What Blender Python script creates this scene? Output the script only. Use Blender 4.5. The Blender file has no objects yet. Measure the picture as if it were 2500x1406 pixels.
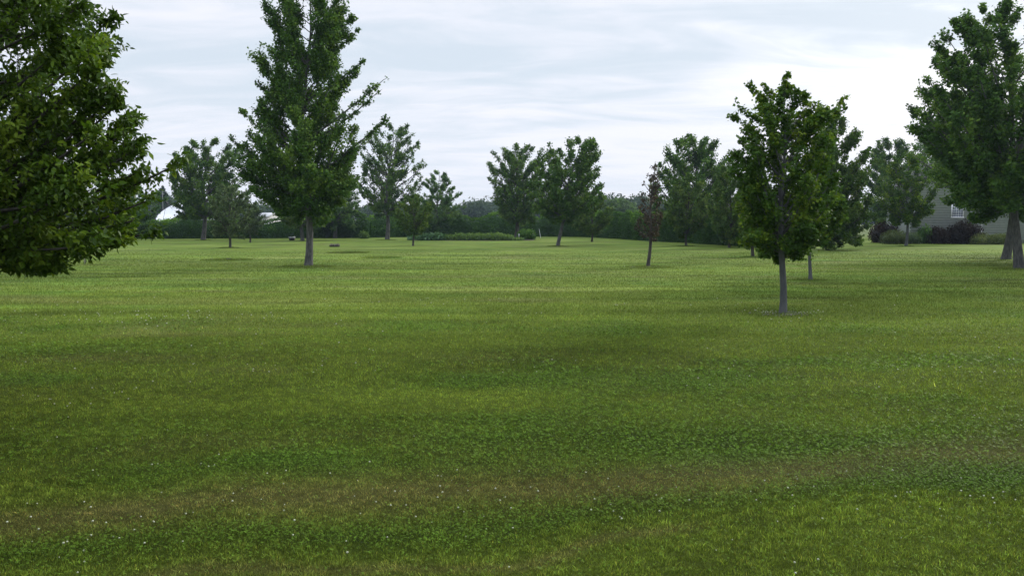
import bpy, math
import numpy as np
from mathutils import Vector

# ------------------------------------------------------------------ camera, world, sun
F, CX, CY, HY, CH = 1962.0, 1250.0, 703.0, 540.0, 2.1     # photo pixels, eye height in metres
PITCH = math.atan((CY - HY) / F)
scene = bpy.context.scene
COL = scene.collection
cam_d = bpy.data.cameras.new('camera')
cam_d.sensor_width = 36.0
cam_d.lens = 36.0 * F / 2500.0
cam_d.clip_start = 0.05
cam_d.clip_end = 6000
cam = bpy.data.objects.new('camera', cam_d)
COL.objects.link(cam)
cam.location = (0, 0, CH)
cam.rotation_euler = (math.pi / 2 - PITCH, 0, 0)
scene.camera = cam

SUN_AZ, SUN_EL = math.radians(46), math.radians(24)
SD = Vector((math.sin(SUN_AZ) * math.cos(SUN_EL), math.cos(SUN_AZ) * math.cos(SUN_EL), math.sin(SUN_EL)))
sun_d = bpy.data.lights.new('sun', 'SUN')
sun_d.energy = 2.6
sun_d.angle = math.radians(10)
sun_d.color = (1.0, 0.94, 0.84)
sun = bpy.data.objects.new('sun', sun_d)
COL.objects.link(sun)
sun.rotation_euler = (-SD).to_track_quat('-Z', 'Y').to_euler()

scene.view_settings.view_transform = 'Standard'
scene.view_settings.look = 'None'
scene.view_settings.exposure = 0.40
scene.view_settings.gamma = 1.0


class NT:
    """small helper round a node tree"""
    def __init__(self, tree):
        self.t = tree
        tree.nodes.clear()

    def n(self, kind, **kw):
        nd = self.t.nodes.new(kind)
        for k, v in kw.items():
            if k == 'inp':
                for a, b in v.items():
                    if hasattr(b, 'links'):
                        self.t.links.new(b, nd.inputs[a])
                    else:
                        nd.inputs[a].default_value = b
            else:
                setattr(nd, k, v)
        return nd

    def m(self, op, a, b=0.0, c=None):
        inp = {0: a, 1: b}
        if c is not None:
            inp[2] = c
        return self.n('ShaderNodeMath', operation=op, inp=inp).outputs[0]

    def mix(self, f, a, b, blend='MIX'):
        nd = self.n('ShaderNodeMix', data_type='RGBA', blend_type=blend)
        for i, v in ((0, f), (6, a), (7, b)):
            if hasattr(v, 'links'):
                self.t.links.new(v, nd.inputs[i])
            else:
                nd.inputs[i].default_value = v if i == 0 else (*v, 1.0)
        return nd.outputs[2]

    def ramp(self, f, pts):
        nd = self.n('ShaderNodeValToRGB', inp={0: f})
        cr = nd.color_ramp
        while len(cr.elements) < len(pts):
            cr.elements.new(0.5)
        for e, (p, c) in zip(cr.elements, pts):
            e.position = p
            e.color = (*c, 1.0) if hasattr(c, '__len__') else (c, c, c, 1.0)
        return nd.outputs[0]

    def smooth(self, v, a, b):
        nd = self.n('ShaderNodeMapRange', interpolation_type='SMOOTHSTEP', inp={0: v, 1: a, 2: b})
        return nd.outputs[0]


world = bpy.data.worlds.new('World')
scene.world = world
world.use_nodes = True
w = NT(world.node_tree)
tc = w.n('ShaderNodeTexCoord').outputs['Generated']
sky = w.n('ShaderNodeTexSky', sky_type='NISHITA', sun_disc=False, sun_elevation=SUN_EL, sun_rotation=SUN_AZ,
          air_density=1.0, dust_density=2.0)
sepd = w.n('ShaderNodeSeparateXYZ', inp={0: tc})
zz = w.m('ADD', w.m('MAXIMUM', sepd.outputs[2], 0.0), 0.085)
px_ = w.m('DIVIDE', sepd.outputs[0], zz)
py_ = w.m('DIVIDE', sepd.outputs[1], zz)
pc = w.n('ShaderNodeCombineXYZ', inp={0: px_, 1: py_, 2: 0.3}).outputs[0]
mp1 = w.n('ShaderNodeMapping', inp={0: pc, 2: (0, 0, math.radians(-14)), 3: (0.38, 0.62, 1)}).outputs[0]
n1 = w.n('ShaderNodeTexNoise', inp={'Vector': mp1, 'Scale': 1.0, 'Detail': 5.0, 'Roughness': 0.5, 'Distortion': 0.7}).outputs[0]
mp2 = w.n('ShaderNodeMapping', inp={0: pc, 1: (7, 3, 0), 2: (0, 0, math.radians(-10)), 3: (1.1, 2.2, 1)}).outputs[0]
n2 = w.n('ShaderNodeTexNoise', inp={'Vector': mp2, 'Scale': 1.0, 'Detail': 6.0, 'Roughness': 0.6, 'Distortion': 0.9}).outputs[0]
nn = w.m('ADD', w.m('MULTIPLY', n1, 0.60), w.m('MULTIPLY', n2, 0.40))
cl = w.smooth(nn, 0.39, 0.59)
# thin high cloud: slate where thick, white where the light comes through
cloud = w.mix(cl, (0.54, 0.61, 0.69), (0.73, 0.74, 0.81))
sdot = w.n('ShaderNodeVectorMath', operation='DOT_PRODUCT', inp={0: tc, 1: tuple(
    (math.sin(math.radians(26)) * math.cos(math.radians(15)), math.cos(math.radians(26)) * math.cos(math.radians(15)), math.sin(math.radians(15))))}).outputs['Value']
glow = w.m('POWER', w.m('MAXIMUM', sdot, 0.0), 80.0)
glow = w.m('MULTIPLY', glow, w.m('ADD', 0.02, w.m('MULTIPLY', cl, 0.28)))
gl = w.n('ShaderNodeCombineXYZ', inp={0: glow, 1: w.m('MULTIPLY', glow, 0.97), 2: w.m('MULTIPLY', glow, 0.85)}).outputs[0]
cloud2 = w.n('ShaderNodeVectorMath', operation='ADD', inp={0: cloud, 1: gl}).outputs[0]
# a paler, pinkish band low over the horizon
low = w.smooth(sepd.outputs[2], 0.16, 0.02)
cloud3 = w.mix(w.m('MULTIPLY', low, 0.55), cloud2, (0.66, 0.69, 0.77))
# an overcast sky is brightest overhead
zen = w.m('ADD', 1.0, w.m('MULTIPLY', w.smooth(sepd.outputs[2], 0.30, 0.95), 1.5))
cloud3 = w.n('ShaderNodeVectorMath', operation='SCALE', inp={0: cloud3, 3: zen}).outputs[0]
bgA = w.n('ShaderNodeBackground', inp={0: sky.outputs[0], 1: 0.1})
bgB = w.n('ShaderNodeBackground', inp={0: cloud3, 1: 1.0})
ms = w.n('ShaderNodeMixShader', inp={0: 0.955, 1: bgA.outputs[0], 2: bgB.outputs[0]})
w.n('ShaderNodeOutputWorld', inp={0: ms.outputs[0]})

scene.cycles.use_denoising = True
scene.cycles.volume_bounces = 0
scene.cycles.max_bounces = 6
scene.cycles.transparent_max_bounces = 6
scene.cycles.volume_max_steps = 64

# ------------------------------------------------------------------ helpers
rng = np.random.default_rng(7)


def ray(x, y):
    u, v = (x - CX) / F, -(y - CY) / F
    return np.array([u, math.cos(PITCH) + v * math.sin(PITCH), -math.sin(PITCH) + v * math.cos(PITCH)])


def gnd(x, y):
    d = ray(x, y)
    t = -CH / d[2]
    return np.array([d[0] * t, d[1] * t, 0.0])


def at(x, y, D):
    d = ray(x, y)
    t = D / d[1]
    return np.array([d[0] * t, D, CH + d[2] * t])


def link(name, me, mats, parent=None):
    o = bpy.data.objects.new(name, me)
    COL.objects.link(o)
    for m in (mats if isinstance(mats, (list, tuple)) else [mats]):
        me.materials.append(m)
    if parent is not None:
        o.parent = parent
    return o


def raw_mesh(name, verts, faces, attrs=None, smooth=False, midx=None):
    """faces: list of (n,k) int arrays"""
    me = bpy.data.meshes.new(name)
    verts = np.asarray(verts, dtype=np.float32)
    me.vertices.add(len(verts))
    me.vertices.foreach_set('co', verts.ravel())
    fl = [np.asarray(f, dtype=np.int32) for f in faces if len(f)]
    nl = sum(f.size for f in fl)
    npoly = sum(len(f) for f in fl)
    me.loops.add(nl)
    me.loops.foreach_set('vertex_index', np.concatenate([f.ravel() for f in fl]))
    me.polygons.add(npoly)
    tot = np.concatenate([np.full(len(f), f.shape[1], np.int32) for f in fl])
    st = np.concatenate([[0], np.cumsum(tot)[:-1]]).astype(np.int32)
    me.polygons.foreach_set('loop_start', st)
    me.polygons.foreach_set('loop_total', tot)
    if smooth:
        me.polygons.foreach_set('use_smooth', np.ones(npoly, dtype=bool))
    if midx is not None:
        me.polygons.foreach_set('material_index', np.asarray(midx, dtype=np.int32))
    me.update(calc_edges=True)
    for k, v in (attrs or {}).items():
        v = np.asarray(v, dtype=np.float32)
        if v.ndim == 1:
            a = me.attributes.new(k, 'FLOAT', 'POINT')
            a.data.foreach_set('value', v)
        else:
            a = me.attributes.new(k, 'FLOAT_COLOR', 'POINT')
            c = np.ones((len(v), 4), np.float32)
            c[:, :3] = v
            a.data.foreach_set('color', c.ravel())
    return me


class Geo:
    """collects boxes, tubes and rings in one mesh"""
    def __init__(self):
        self.v, self.q, self.t, self.n = [], [], [], 0

    def add(self, v, q=(), t=()):
        v = np.asarray(v, float)
        if len(q): self.q.append(np.asarray(q) + self.n)
        if len(t): self.t.append(np.asarray(t) + self.n)
        self.v.append(v)
        self.n += len(v)

    def box(self, c, s, rz=0.0, rx=0.0, ry=0.0):
        b = np.array([[i, j, k] for i in (-.5, .5) for j in (-.5, .5) for k in (-.5, .5)]) * np.array(s)
        cx_, sx_ = math.cos(rx), math.sin(rx)
        b = b @ np.array([[1, 0, 0], [0, cx_, sx_], [0, -sx_, cx_]])
        cy_, sy_ = math.cos(ry), math.sin(ry)
        b = b @ np.array([[cy_, 0, -sy_], [0, 1, 0], [sy_, 0, cy_]])
        cz_, sz_ = math.cos(rz), math.sin(rz)
        b = b @ np.array([[cz_, sz_, 0], [-sz_, cz_, 0], [0, 0, 1]])
        self.add(b + np.array(c), [[0, 1, 3, 2], [4, 6, 7, 5], [0, 4, 5, 1], [2, 3, 7, 6], [0, 2, 6, 4], [1, 5, 7, 3]])

    def tube(self, P, R, m=6):
        v, q = tubes(np.array([P], float), np.array([R], float), m)
        self.add(v, q)

    def mesh(self, name, smooth=False):
        f = []
        if self.q: f.append(np.concatenate(self.q))
        if self.t: f.append(np.concatenate(self.t))
        return raw_mesh(name, np.concatenate(self.v), f, smooth=smooth)


def nrm(a):
    return a / np.maximum(np.linalg.norm(a, axis=-1, keepdims=True), 1e-9)


def tubes(P, R, m=4):
    """P (N,K,3) R (N,K) -> verts, quads"""
    N, K, _ = P.shape
    T = np.empty_like(P)
    T[:, 1:-1] = P[:, 2:] - P[:, :-2]
    T[:, 0] = P[:, 1] - P[:, 0]
    T[:, -1] = P[:, -1] - P[:, -2]
    T = nrm(T)
    ref = np.where(np.abs(T[:, :, 2:3]) > 0.9, np.array([1.0, 0, 0]), np.array([0, 0, 1.0]))
    ref = np.repeat(ref[:, :1], K, axis=1)
    A = nrm(np.cross(T, ref))
    B = np.cross(T, A)
    an = np.arange(m) * 2 * math.pi / m
    V = P[:, :, None] + R[:, :, None, None] * (np.cos(an)[:, None] * A[:, :, None] + np.sin(an)[:, None] * B[:, :, None])
    idx = np.arange(N * K * m).reshape(N, K, m)
    a = idx[:, :-1]; b = idx[:, 1:]
    q = np.stack([a, np.roll(a, -1, 2), np.roll(b, -1, 2), b], -1).reshape(-1, 4)
    return V.reshape(-1, 3), q


def hsh(ix, iy, s):
    n = (ix.astype(np.int64) * 374761393 + iy.astype(np.int64) * 668265263 + s * 1442695041) & 0x7fffffff
    n = ((n ^ (n >> 13)) * 1274126177) & 0x7fffffff
    n = (n ^ (n >> 16)) & 0xffffff
    return n / float(0xffffff)


def vnoise(x, y, s=0):
    ix, iy = np.floor(x), np.floor(y)
    fx, fy = x - ix, y - iy
    fx = fx * fx * (3 - 2 * fx); fy = fy * fy * (3 - 2 * fy)
    a, b = hsh(ix, iy, s), hsh(ix + 1, iy, s)
    c, d = hsh(ix, iy + 1, s), hsh(ix + 1, iy + 1, s)
    return (a * (1 - fx) + b * fx) * (1 - fy) + (c * (1 - fx) + d * fx) * fy


def fbm(x, y, s=0, o=4, g=0.5):
    t, a, n = 0, 1.0, 0
    for i in range(o):
        t = t + a * vnoise(x * 2 ** i + 17.3 * i, y * 2 ** i - 9.1 * i, s + i)
        n += a
        a *= g
    return t / n


def tag(o, label=None, cat=None, group=None, kind=None):
    if label: o['label'] = label
    if cat: o['category'] = cat
    if group: o['group'] = group
    if kind: o['kind'] = kind
    return o


def empty(name, loc, label, cat, group=None):
    e = bpy.data.objects.new(name, None)
    e.empty_display_size = 0.3
    COL.objects.link(e)
    e.location = loc
    return tag(e, label, cat, group)


# ------------------------------------------------------------------ materials
def leaf_mat(name, dark, mid, light, trans=0.35, rough=0.6, spec=0.12):
    m = bpy.data.materials.new(name)
    m.use_nodes = True
    k = NT(m.node_tree)
    at_ = k.n('ShaderNodeAttribute', attribute_name='tint').outputs['Fac']
    c = k.ramp(at_, [(0.0, dark), (0.5, mid), (1.0, light)])
    p = k.n('ShaderNodeBsdfPrincipled', inp={'Base Color': c, 'Roughness': rough, 'Specular IOR Level': spec})
    tcol = k.mix(1.0, c, (1.0, 1.0, 0.55), 'MULTIPLY')
    tr = k.n('ShaderNodeBsdfTranslucent', inp={0: tcol})
    mx = k.n('ShaderNodeMixShader', inp={0: trans, 1: p.outputs[0], 2: tr.outputs[0]})
    k.n('ShaderNodeOutputMaterial', inp={0: mx.outputs[0]})
    return m


def simple_mat(name, c1, c2, scale=8.0, rough=0.8, bump=0.2, stretch=(1, 1, 1), spec=0.3, metal=0.0, detail=5.0):
    m = bpy.data.materials.new(name)
    m.use_nodes = True
    k = NT(m.node_tree)
    co = k.n('ShaderNodeTexCoord').outputs['Object']
    mp = k.n('ShaderNodeMapping', inp={0: co, 3: stretch}).outputs[0]
    nz = k.n('ShaderNodeTexNoise', inp={'Vector': mp, 'Scale': scale, 'Detail': detail, 'Roughness': 0.6}).outputs[0]
    f = k.smooth(nz, 0.35, 0.65)
    c = k.mix(f, c1, c2)
    inp = {'Base Color': c, 'Roughness': rough, 'Specular IOR Level': spec, 'Metallic': metal}
    if bump:
        inp['Normal'] = k.n('ShaderNodeBump', inp={'Strength': bump, 'Distance': 0.02, 'Height': nz}).outputs[0]
    p = k.n('ShaderNodeBsdfPrincipled', inp=inp)
    k.n('ShaderNodeOutputMaterial', inp={0: p.outputs[0]})
    return m


M = {
    'near': leaf_mat('near_tree_leaf', (0.029, 0.064, 0.006), (0.067, 0.132, 0.011), (0.159, 0.238, 0.019), 0.34, 0.5, 0.2),
    'silver': leaf_mat('silver_maple_leaf', (0.029, 0.072, 0.011), (0.064, 0.141, 0.022), (0.160, 0.253, 0.039), 0.28),
    'maple': leaf_mat('sugar_maple_leaf', (0.027, 0.063, 0.008), (0.054, 0.120, 0.013), (0.181, 0.263, 0.023), 0.30),
    'young': leaf_mat('young_tree_leaf', (0.030, 0.070, 0.010), (0.065, 0.131, 0.019), (0.147, 0.211, 0.031), 0.28),
    'birch': leaf_mat('fine_leaf', (0.039, 0.095, 0.025), (0.078, 0.170, 0.042), (0.170, 0.267, 0.069), 0.30),
    'dead': leaf_mat('withered_leaf', (0.026, 0.022, 0.015), (0.059, 0.041, 0.028), (0.107, 0.093, 0.045), 0.18),
    'sparse': leaf_mat('dull_leaf', (0.040, 0.070, 0.029), (0.074, 0.117, 0.045), (0.141, 0.196, 0.072), 0.22),
    'hedge': leaf_mat('hedge_leaf', (0.026, 0.071, 0.011), (0.054, 0.133, 0.016), (0.158, 0.299, 0.035), 0.22),
    'perennial': leaf_mat('perennial_leaf', (0.065, 0.121, 0.033), (0.111, 0.196, 0.047), (0.195, 0.270, 0.078), 0.35),
    'squash': leaf_mat('broad_leaf', (0.043, 0.102, 0.043), (0.080, 0.167, 0.072), (0.160, 0.246, 0.123), 0.25),
    'barberry': leaf_mat('dark_red_leaf', (0.011, 0.009, 0.006), (0.025, 0.015, 0.010), (0.050, 0.033, 0.017), 0.2),
    'juniper': leaf_mat('juniper_leaf', (0.051, 0.072, 0.020), (0.094, 0.128, 0.035), (0.160, 0.189, 0.058), 0.2),
    'wood': leaf_mat('far_wood_leaf', (0.018, 0.037, 0.018), (0.034, 0.064, 0.028), (0.070, 0.110, 0.042), 0.15),
    'bark': simple_mat('grey_bark', (0.042, 0.043, 0.043), (0.105, 0.105, 0.100), 14, 0.9, 0.6, (1, 1, 0.22)),
    'bark_dark': simple_mat('dark_bark', (0.028, 0.026, 0.023), (0.07, 0.064, 0.055), 16, 0.9, 0.6, (1, 1, 0.25)),
    'bark_smooth': simple_mat('smooth_bark', (0.058, 0.062, 0.066), (0.088, 0.092, 0.096), 9, 0.85, 0.3, (1, 1, 0.3)),
    'siding': simple_mat('grey_green_siding', (0.21, 0.235, 0.22), (0.24, 0.265, 0.245), 3, 0.6, 0.0),
    'trim': simple_mat('white_trim', (0.62, 0.63, 0.66), (0.72, 0.73, 0.75), 5, 0.5, 0.0),
    'roof': simple_mat('dark_shingle', (0.045, 0.045, 0.048), (0.09, 0.088, 0.085), 18, 0.9, 0.4),
    'glass': simple_mat('window_glass', (0.16, 0.18, 0.24), (0.20, 0.22, 0.28), 2, 0.08, 0.0, spec=0.8),
    'dish': simple_mat('white_dish', (0.70, 0.72, 0.75), (0.78, 0.79, 0.81), 2, 0.5, 0.0),
    'dark_metal': simple_mat('dark_metal', (0.02, 0.02, 0.025), (0.04, 0.04, 0.045), 6, 0.5, 0.0),
    'galv': simple_mat('galvanised_metal', (0.40, 0.41, 0.43), (0.5, 0.51, 0.53), 6, 0.4, 0.0, metal=0.5),
    'stone': simple_mat('field_stone', (0.10, 0.095, 0.085), (0.22, 0.21, 0.19), 10, 0.9, 0.5),
    'pale_wall': simple_mat('pale_shed_wall', (0.42, 0.42, 0.42), (0.5, 0.5, 0.49), 2, 0.7, 0.0),
    'pale_roof': simple_mat('pale_metal_roof', (0.36, 0.37, 0.39), (0.44, 0.45, 0.47), 2, 0.5, 0.0),
    'gravel': simple_mat('pale_gravel', (0.10, 0.105, 0.085), (0.20, 0.20, 0.17), 30, 0.9, 0.4),
    'soil': simple_mat('mulch_soil', (0.035, 0.028, 0.022), (0.075, 0.062, 0.045), 30, 0.95, 0.6),
    'black': simple_mat('black_plastic', (0.008, 0.008, 0.010), (0.016, 0.016, 0.018), 10, 0.6, 0.0),
    'stump': simple_mat('rotten_stump', (0.018, 0.014, 0.011), (0.04, 0.032, 0.025), 14, 0.95, 0.7),
    'moss': simple_mat('weedy_mound', (0.04, 0.04, 0.03), (0.09, 0.085, 0.06), 10, 0.95, 0.7),
}


def vcol_mat(name, noise_scale, amt, bump, trans, rough=0.75, far=False):
    m = bpy.data.materials.new(name)
    m.use_nodes = True
    k = NT(m.node_tree)
    c = k.n('ShaderNodeAttribute', attribute_name='lawn').outputs['Color']
    co = k.n('ShaderNodeTexCoord').outputs['Object']
    nz = k.n('ShaderNodeTexNoise', inp={'Vector': co, 'Scale': noise_scale, 'Detail': 6.0, 'Roughness': 0.7}).outputs[0]
    f = k.ramp(k.smooth(nz, 0.25, 0.75), [(0.0, 1.0 - amt), (1.0, 1.0 + amt)])
    c = k.mix(1.0, c, f, 'MULTIPLY')
    if far:   # mown streaks: long cells lying across the view, stretched along the mower's path
        mp = k.n('ShaderNodeMapping', inp={0: co, 2: (0, 0, 0.05), 3: (0.22, 1.5, 1)}).outputs[0]
        n2 = k.n('ShaderNodeTexNoise', inp={'Vector': mp, 'Scale': 1.0, 'Detail': 5.0, 'Roughness': 0.6}).outputs[0]
        f2 = k.ramp(k.smooth(n2, 0.3, 0.7), [(0.0, 0.80), (1.0, 1.2)])
        c = k.mix(1.0, c, f2, 'MULTIPLY')
    inp = {'Base Color': c, 'Roughness': rough, 'Specular IOR Level': 0.04}
    if bump:
        inp['Normal'] = k.n('ShaderNodeBump', inp={'Strength': bump, 'Distance': 0.03, 'Height': nz}).outputs[0]
    p = k.n('ShaderNodeBsdfPrincipled', inp=inp)
    out = p.outputs[0]
    if trans:
        tr = k.n('ShaderNodeBsdfTranslucent', inp={0: c})
        out = k.n('ShaderNodeMixShader', inp={0: trans, 1: out, 2: tr.outputs[0]}).outputs[0]
    k.n('ShaderNodeOutputMaterial', inp={0: out})
    return m


M['ground'] = vcol_mat('lawn_ground', 22.0, 0.30, 0.5, 0.0, 0.95, True)
M['blade'] = vcol_mat('grass_blade', 6.0, 0.15, 0.0, 0.30, 0.6)

# ------------------------------------------------------------------ lawn colour field
def px_line(pts):
    w_ = np.array([gnd(*p)[:2] for p in pts])
    return w_[np.argsort(w_[:, 0])]


LB = px_line([(-300, 1300), (0, 1262), (400, 1235), (800, 1200), (1200, 1180), (1600, 1172), (2000, 1145), (2300, 1110), (2500, 1092), (2900, 1040)])
LB2 = px_line([(300, 1420), (700, 1375), (1100, 1350), (1500, 1312), (1850, 1280)])
LD = px_line([(-200, 1370), (0, 1350), (400, 1320), (800, 1290), (1200, 1255), (1700, 1215), (2100, 1190), (2500, 1150)])
BLOBS = [  # px, py, radius x (m), radius y (m), brown, clover, light
    (1750, 1075, 2.4, 0.9, -0.3, 0.9, -0.25), (1100, 950, 2.4, 0.8, -0.3, -0.2, 0.45), (2300, 880, 3.5, 1.6, 0, -0.3, 0.45),
    (150, 850, 3.2, 1.2, -0.2, 0.5, -0.3), (500, 870, 2.0, 0.6, 0.35, 0, -0.1), (1000, 1130, 1.2, 0.35, 0, 0.5, -0.2),
    (350, 1060, 2.2, 0.8, -0.2, 0.4, -0.15), (600, 735, 6.0, 1.2, 0.45, -0.2, 0.1), (1400, 1090, 1.5, 0.8, 0.25, 0.2, -0.25),
    (1350, 800, 6.0, 2.0, -0.2, -0.2, 0.30), (1050, 830, 4.0, 2.2, -0.2, -0.2, 0.34), (1500, 770, 5.0, 2.2, -0.2, -0.2, 0.25), (1900, 760, 4.5, 1.2, -0.2, 0.0, -0.25), (750, 654, 8.0, 1.8, 0, 0, -0.15),  # last two: soft shade under the nearest and tall maples, put into colour
    (250, 1290, 1.6, .3, .3, 0, 0), (1250, 1200, 1.2, .3, .3, 0, 0), (2350, 1290, 1.6, 0.6, -.2, .1, .25), (30, 825, 1.6, .35, .1, .2, -.55)]


def lawn(x, y):
    """albedo of the grass and share of clover at a ground point"""
    x = np.asarray(x, float); y = np.asarray(y, float)
    wx = x + 1.1 * (fbm(x * .5, y * .5, 3) - .5)
    wy = y + 0.9 * (fbm(x * .5, y * .5, 9) - .5)
    big = fbm(wx * .10, wy * .30, 11, 3)
    med = fbm(wx * .55, wy * 1.0, 21, 4)
    sm = fbm(wx * 2.2, wy * 3.0, 31, 3)
    brown = np.clip((fbm(wx * .30, wy * .8, 41, 4) - .56) * 4, 0, 1) * .38
    clover = np.clip((fbm(wx * .45, wy * .75, 51, 4) - .50) * 4, 0, 1) * .65
    light = .22 * np.exp(-((wy - 17) / 9) ** 2) + (big - .5) * 1.1 + (med - .5) * .9 + (sm - .5) * .5
    d1 = (wy - np.interp(wx, LB[:, 0], LB[:, 1])) / np.interp(wx, [-4, 0, 4], [.38, .42, .50])
    brown = brown + 0.68 * np.exp(-d1 ** 2) * (.45 + 1.1 * med)
    d2 = (wy - np.interp(wx, LB2[:, 0], LB2[:, 1])) / .10
    brown = brown + 0.58 * np.exp(-d2 ** 2) * np.clip((wx - LB2[0, 0]) * 3, 0, 1) * np.clip((LB2[-1, 0] - wx) * 2, 0, 1)
    d3 = (wy - np.interp(wx, LD[:, 0], LD[:, 1])) / .26
    clover = clover + .62 * np.exp(-d3 ** 2)
    light = light - .2 * np.exp(-d3 ** 2)
    for (bx, by, rx, ry, b_, c_, l_) in BLOBS:
        g = gnd(bx, by)
        e = np.exp(-((wx - g[0]) / rx) ** 2 - ((wy - g[1]) / ry) ** 2)
        brown = brown + .6 * b_ * e; clover = clover + .6 * c_ * e; light = light + .8 * l_ * e
    # mower passes
    light = light + (fbm(wx * .05 + 3, wy * 1.3, 65, 3) - .5) * 1.1 * np.clip((y - 7) / 10, 0, 1) + (fbm(wx * .22, wy * 3.2, 66, 2) - .5) * .5 * np.clip((y - 7) / 10, 0, 1)
    stripe = np.sin((wy + .03 * wx) * 2 * np.pi / 1.9 + 2.0 * fbm(wx * .05, wy * .05, 61))
    light = light + .12 * stripe * np.clip((y - 9) / 8, 0, 1)
    brown = np.clip(brown, 0, 1); clover = np.clip(clover, 0, 1) * (1 - brown * .7)
    base = np.array([0.118, 0.158, 0.016]); br = np.array([0.165, 0.135, 0.040]); cl_ = np.array([0.078, 0.135, 0.012])
    c = base[None] * (1 - clover[:, None]) + cl_[None] * clover[:, None]
    c = c * (1 - .8 * brown[:, None]) + br[None] * .8 * brown[:, None]
    c = c * np.clip(1 + .55 * light, .45, 1.7)[:, None]
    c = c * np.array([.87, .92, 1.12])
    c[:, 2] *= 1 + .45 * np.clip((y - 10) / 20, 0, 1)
    return c, clover, brown


def gz(x, y):
    """gentle unevenness of the lawn"""
    f = np.clip((y - 3) / 8, 0, 1)
    return f * (0.10 * (fbm(x * .09 + 4, y * .13, 71, 3) - .5)) - 0.10 * np.exp(-((x + 9.5) / 2.5) ** 2 - ((y - 14.6) / .7) ** 2)


# ground: one sheet to the horizon, fine rows near the camera
ys = np.concatenate([np.linspace(-60, 2, 14)[:-1], np.geomspace(2, 12, 210)[:-1], np.geomspace(12, 130, 260)[:-1], np.geomspace(130, 3000, 30)])
us = np.sign(np.linspace(-1, 1, 381)) * np.abs(np.linspace(-1, 1, 381)) ** 1.6
GX = us[None, :] * (np.interp(ys, [-60, 2, 12, 130, 3000], [60, 14, 22, 150, 3500]))[:, None]
GY = np.repeat(ys[:, None], len(us), 1)
gx, gy = GX.ravel(), GY.ravel()
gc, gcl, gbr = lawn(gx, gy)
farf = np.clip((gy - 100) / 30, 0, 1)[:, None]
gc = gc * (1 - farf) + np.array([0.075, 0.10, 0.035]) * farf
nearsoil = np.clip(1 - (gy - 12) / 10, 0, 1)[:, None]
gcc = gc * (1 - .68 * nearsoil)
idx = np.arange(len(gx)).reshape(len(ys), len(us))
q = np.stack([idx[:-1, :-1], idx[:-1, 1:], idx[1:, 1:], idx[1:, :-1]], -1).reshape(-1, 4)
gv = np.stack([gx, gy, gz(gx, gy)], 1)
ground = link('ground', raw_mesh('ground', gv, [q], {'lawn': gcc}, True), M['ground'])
tag(ground, 'wide mown lawn with faded brown and clover patches', kind='structure')


# grass blades
def scatter(y0, y1, dens, marg=3.5):
    """random ground points in the strip y0..y1 in front of the camera"""
    k = 1.32 * .5
    wmax = k * y1 + marg
    n = int(dens * (y1 - y0) * 2 * wmax)
    y = rng.uniform(y0, y1, n); x = rng.uniform(-wmax, wmax, n)
    keep = np.abs(x) < k * y + marg
    return x[keep], y[keep]


def blades(x, y, h, wd, lean=.35, segs=2):
    n = len(x)
    c, cl_, br = lawn(x, y)
    keep = rng.random(n) > cl_ * .55
    x, y, h, wd, c = x[keep], y[keep], (h * (1 - .35 * br))[keep], wd[keep], c[keep]
    n = len(x)
    tuft = fbm(x * 14, y * 14, 77, 2)
    fa = np.clip((y - 9) / 14, 0, 1)
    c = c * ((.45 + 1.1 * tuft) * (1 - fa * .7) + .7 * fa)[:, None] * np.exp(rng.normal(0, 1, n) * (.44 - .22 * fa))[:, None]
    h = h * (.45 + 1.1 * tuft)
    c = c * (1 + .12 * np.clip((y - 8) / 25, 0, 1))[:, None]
    yel = rng.random(n)
    c = np.where((yel < .10)[:, None], c * np.array([1.5, 1.15, 1.3]), c)
    z = gz(x, y)
    a = rng.uniform(0, 2 * np.pi, n); ld = rng.uniform(0, 2 * np.pi, n)
    side = np.stack([np.cos(a), np.sin(a), np.zeros(n)], 1) * (wd / 2)[:, None]
    le = np.abs(rng.normal(0, lean, n)) * h
    L = np.stack([np.cos(ld) * le, np.sin(ld) * le, np.zeros(n)], 1)
    base = np.stack([x, y, z - .003], 1)
    up = np.stack([np.zeros(n), np.zeros(n), h], 1)
    if segs == 2:
        mid = base + up * .6 + L * .35
        V = np.stack([base - side, base + side, mid + side * .8, mid - side * .8, base + up + L], 1)
        i = np.arange(n)[:, None] * 5
        F_ = [i + np.array([[0, 1, 2, 3]]), i + np.array([[3, 2, 4]])]
        k = 5
    else:
        V = np.stack([base - side, base + side, base + up + L], 1)
        i = np.arange(n)[:, None] * 3
        F_ = [i + np.array([[0, 1, 2]])]
        k = 3
    return V.reshape(-1, 3), F_, np.repeat(c, k, 0)


def merge(parts):
    vs, fs, cs, off = [], {}, [], 0
    for V, Fl, C in parts:
        for f in Fl:
            fs.setdefault(f.shape[1], []).append(f + off)
        vs.append(V); cs.append(C); off += len(V)
    return np.concatenate(vs), [np.concatenate(f) for f in fs.values()], np.concatenate(cs)


parts = []
for (y0, y1, dens, hh, ww, sg) in [(3.6, 6.5, 13500, .022, .0042, 2), (6.5, 10, 7000, .024, .0055, 1), (10, 15, 2600, .032, .008, 1),
                                   (15, 24, 900, .042, .012, 1), (24, 40, 300, .042, .020, 1), (40, 62, 130, .042, .032, 1)]:
    x, y = scatter(y0, y1, dens)
    k_ = rng.random(len(x)) < 1 - np.clip((y - 22) / 40, 0, 1) ** 1.2
    x, y = x[k_], y[k_]
    h = hh * rng.uniform(.45, 1.35, len(x)) * (.8 + .5 * fbm(x * 1.5, y * 1.5, 81, 2))
    wd = ww * rng.uniform(.6, 1.3, len(x))
    parts.append(blades(x, y, h, wd, .75, sg))
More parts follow.
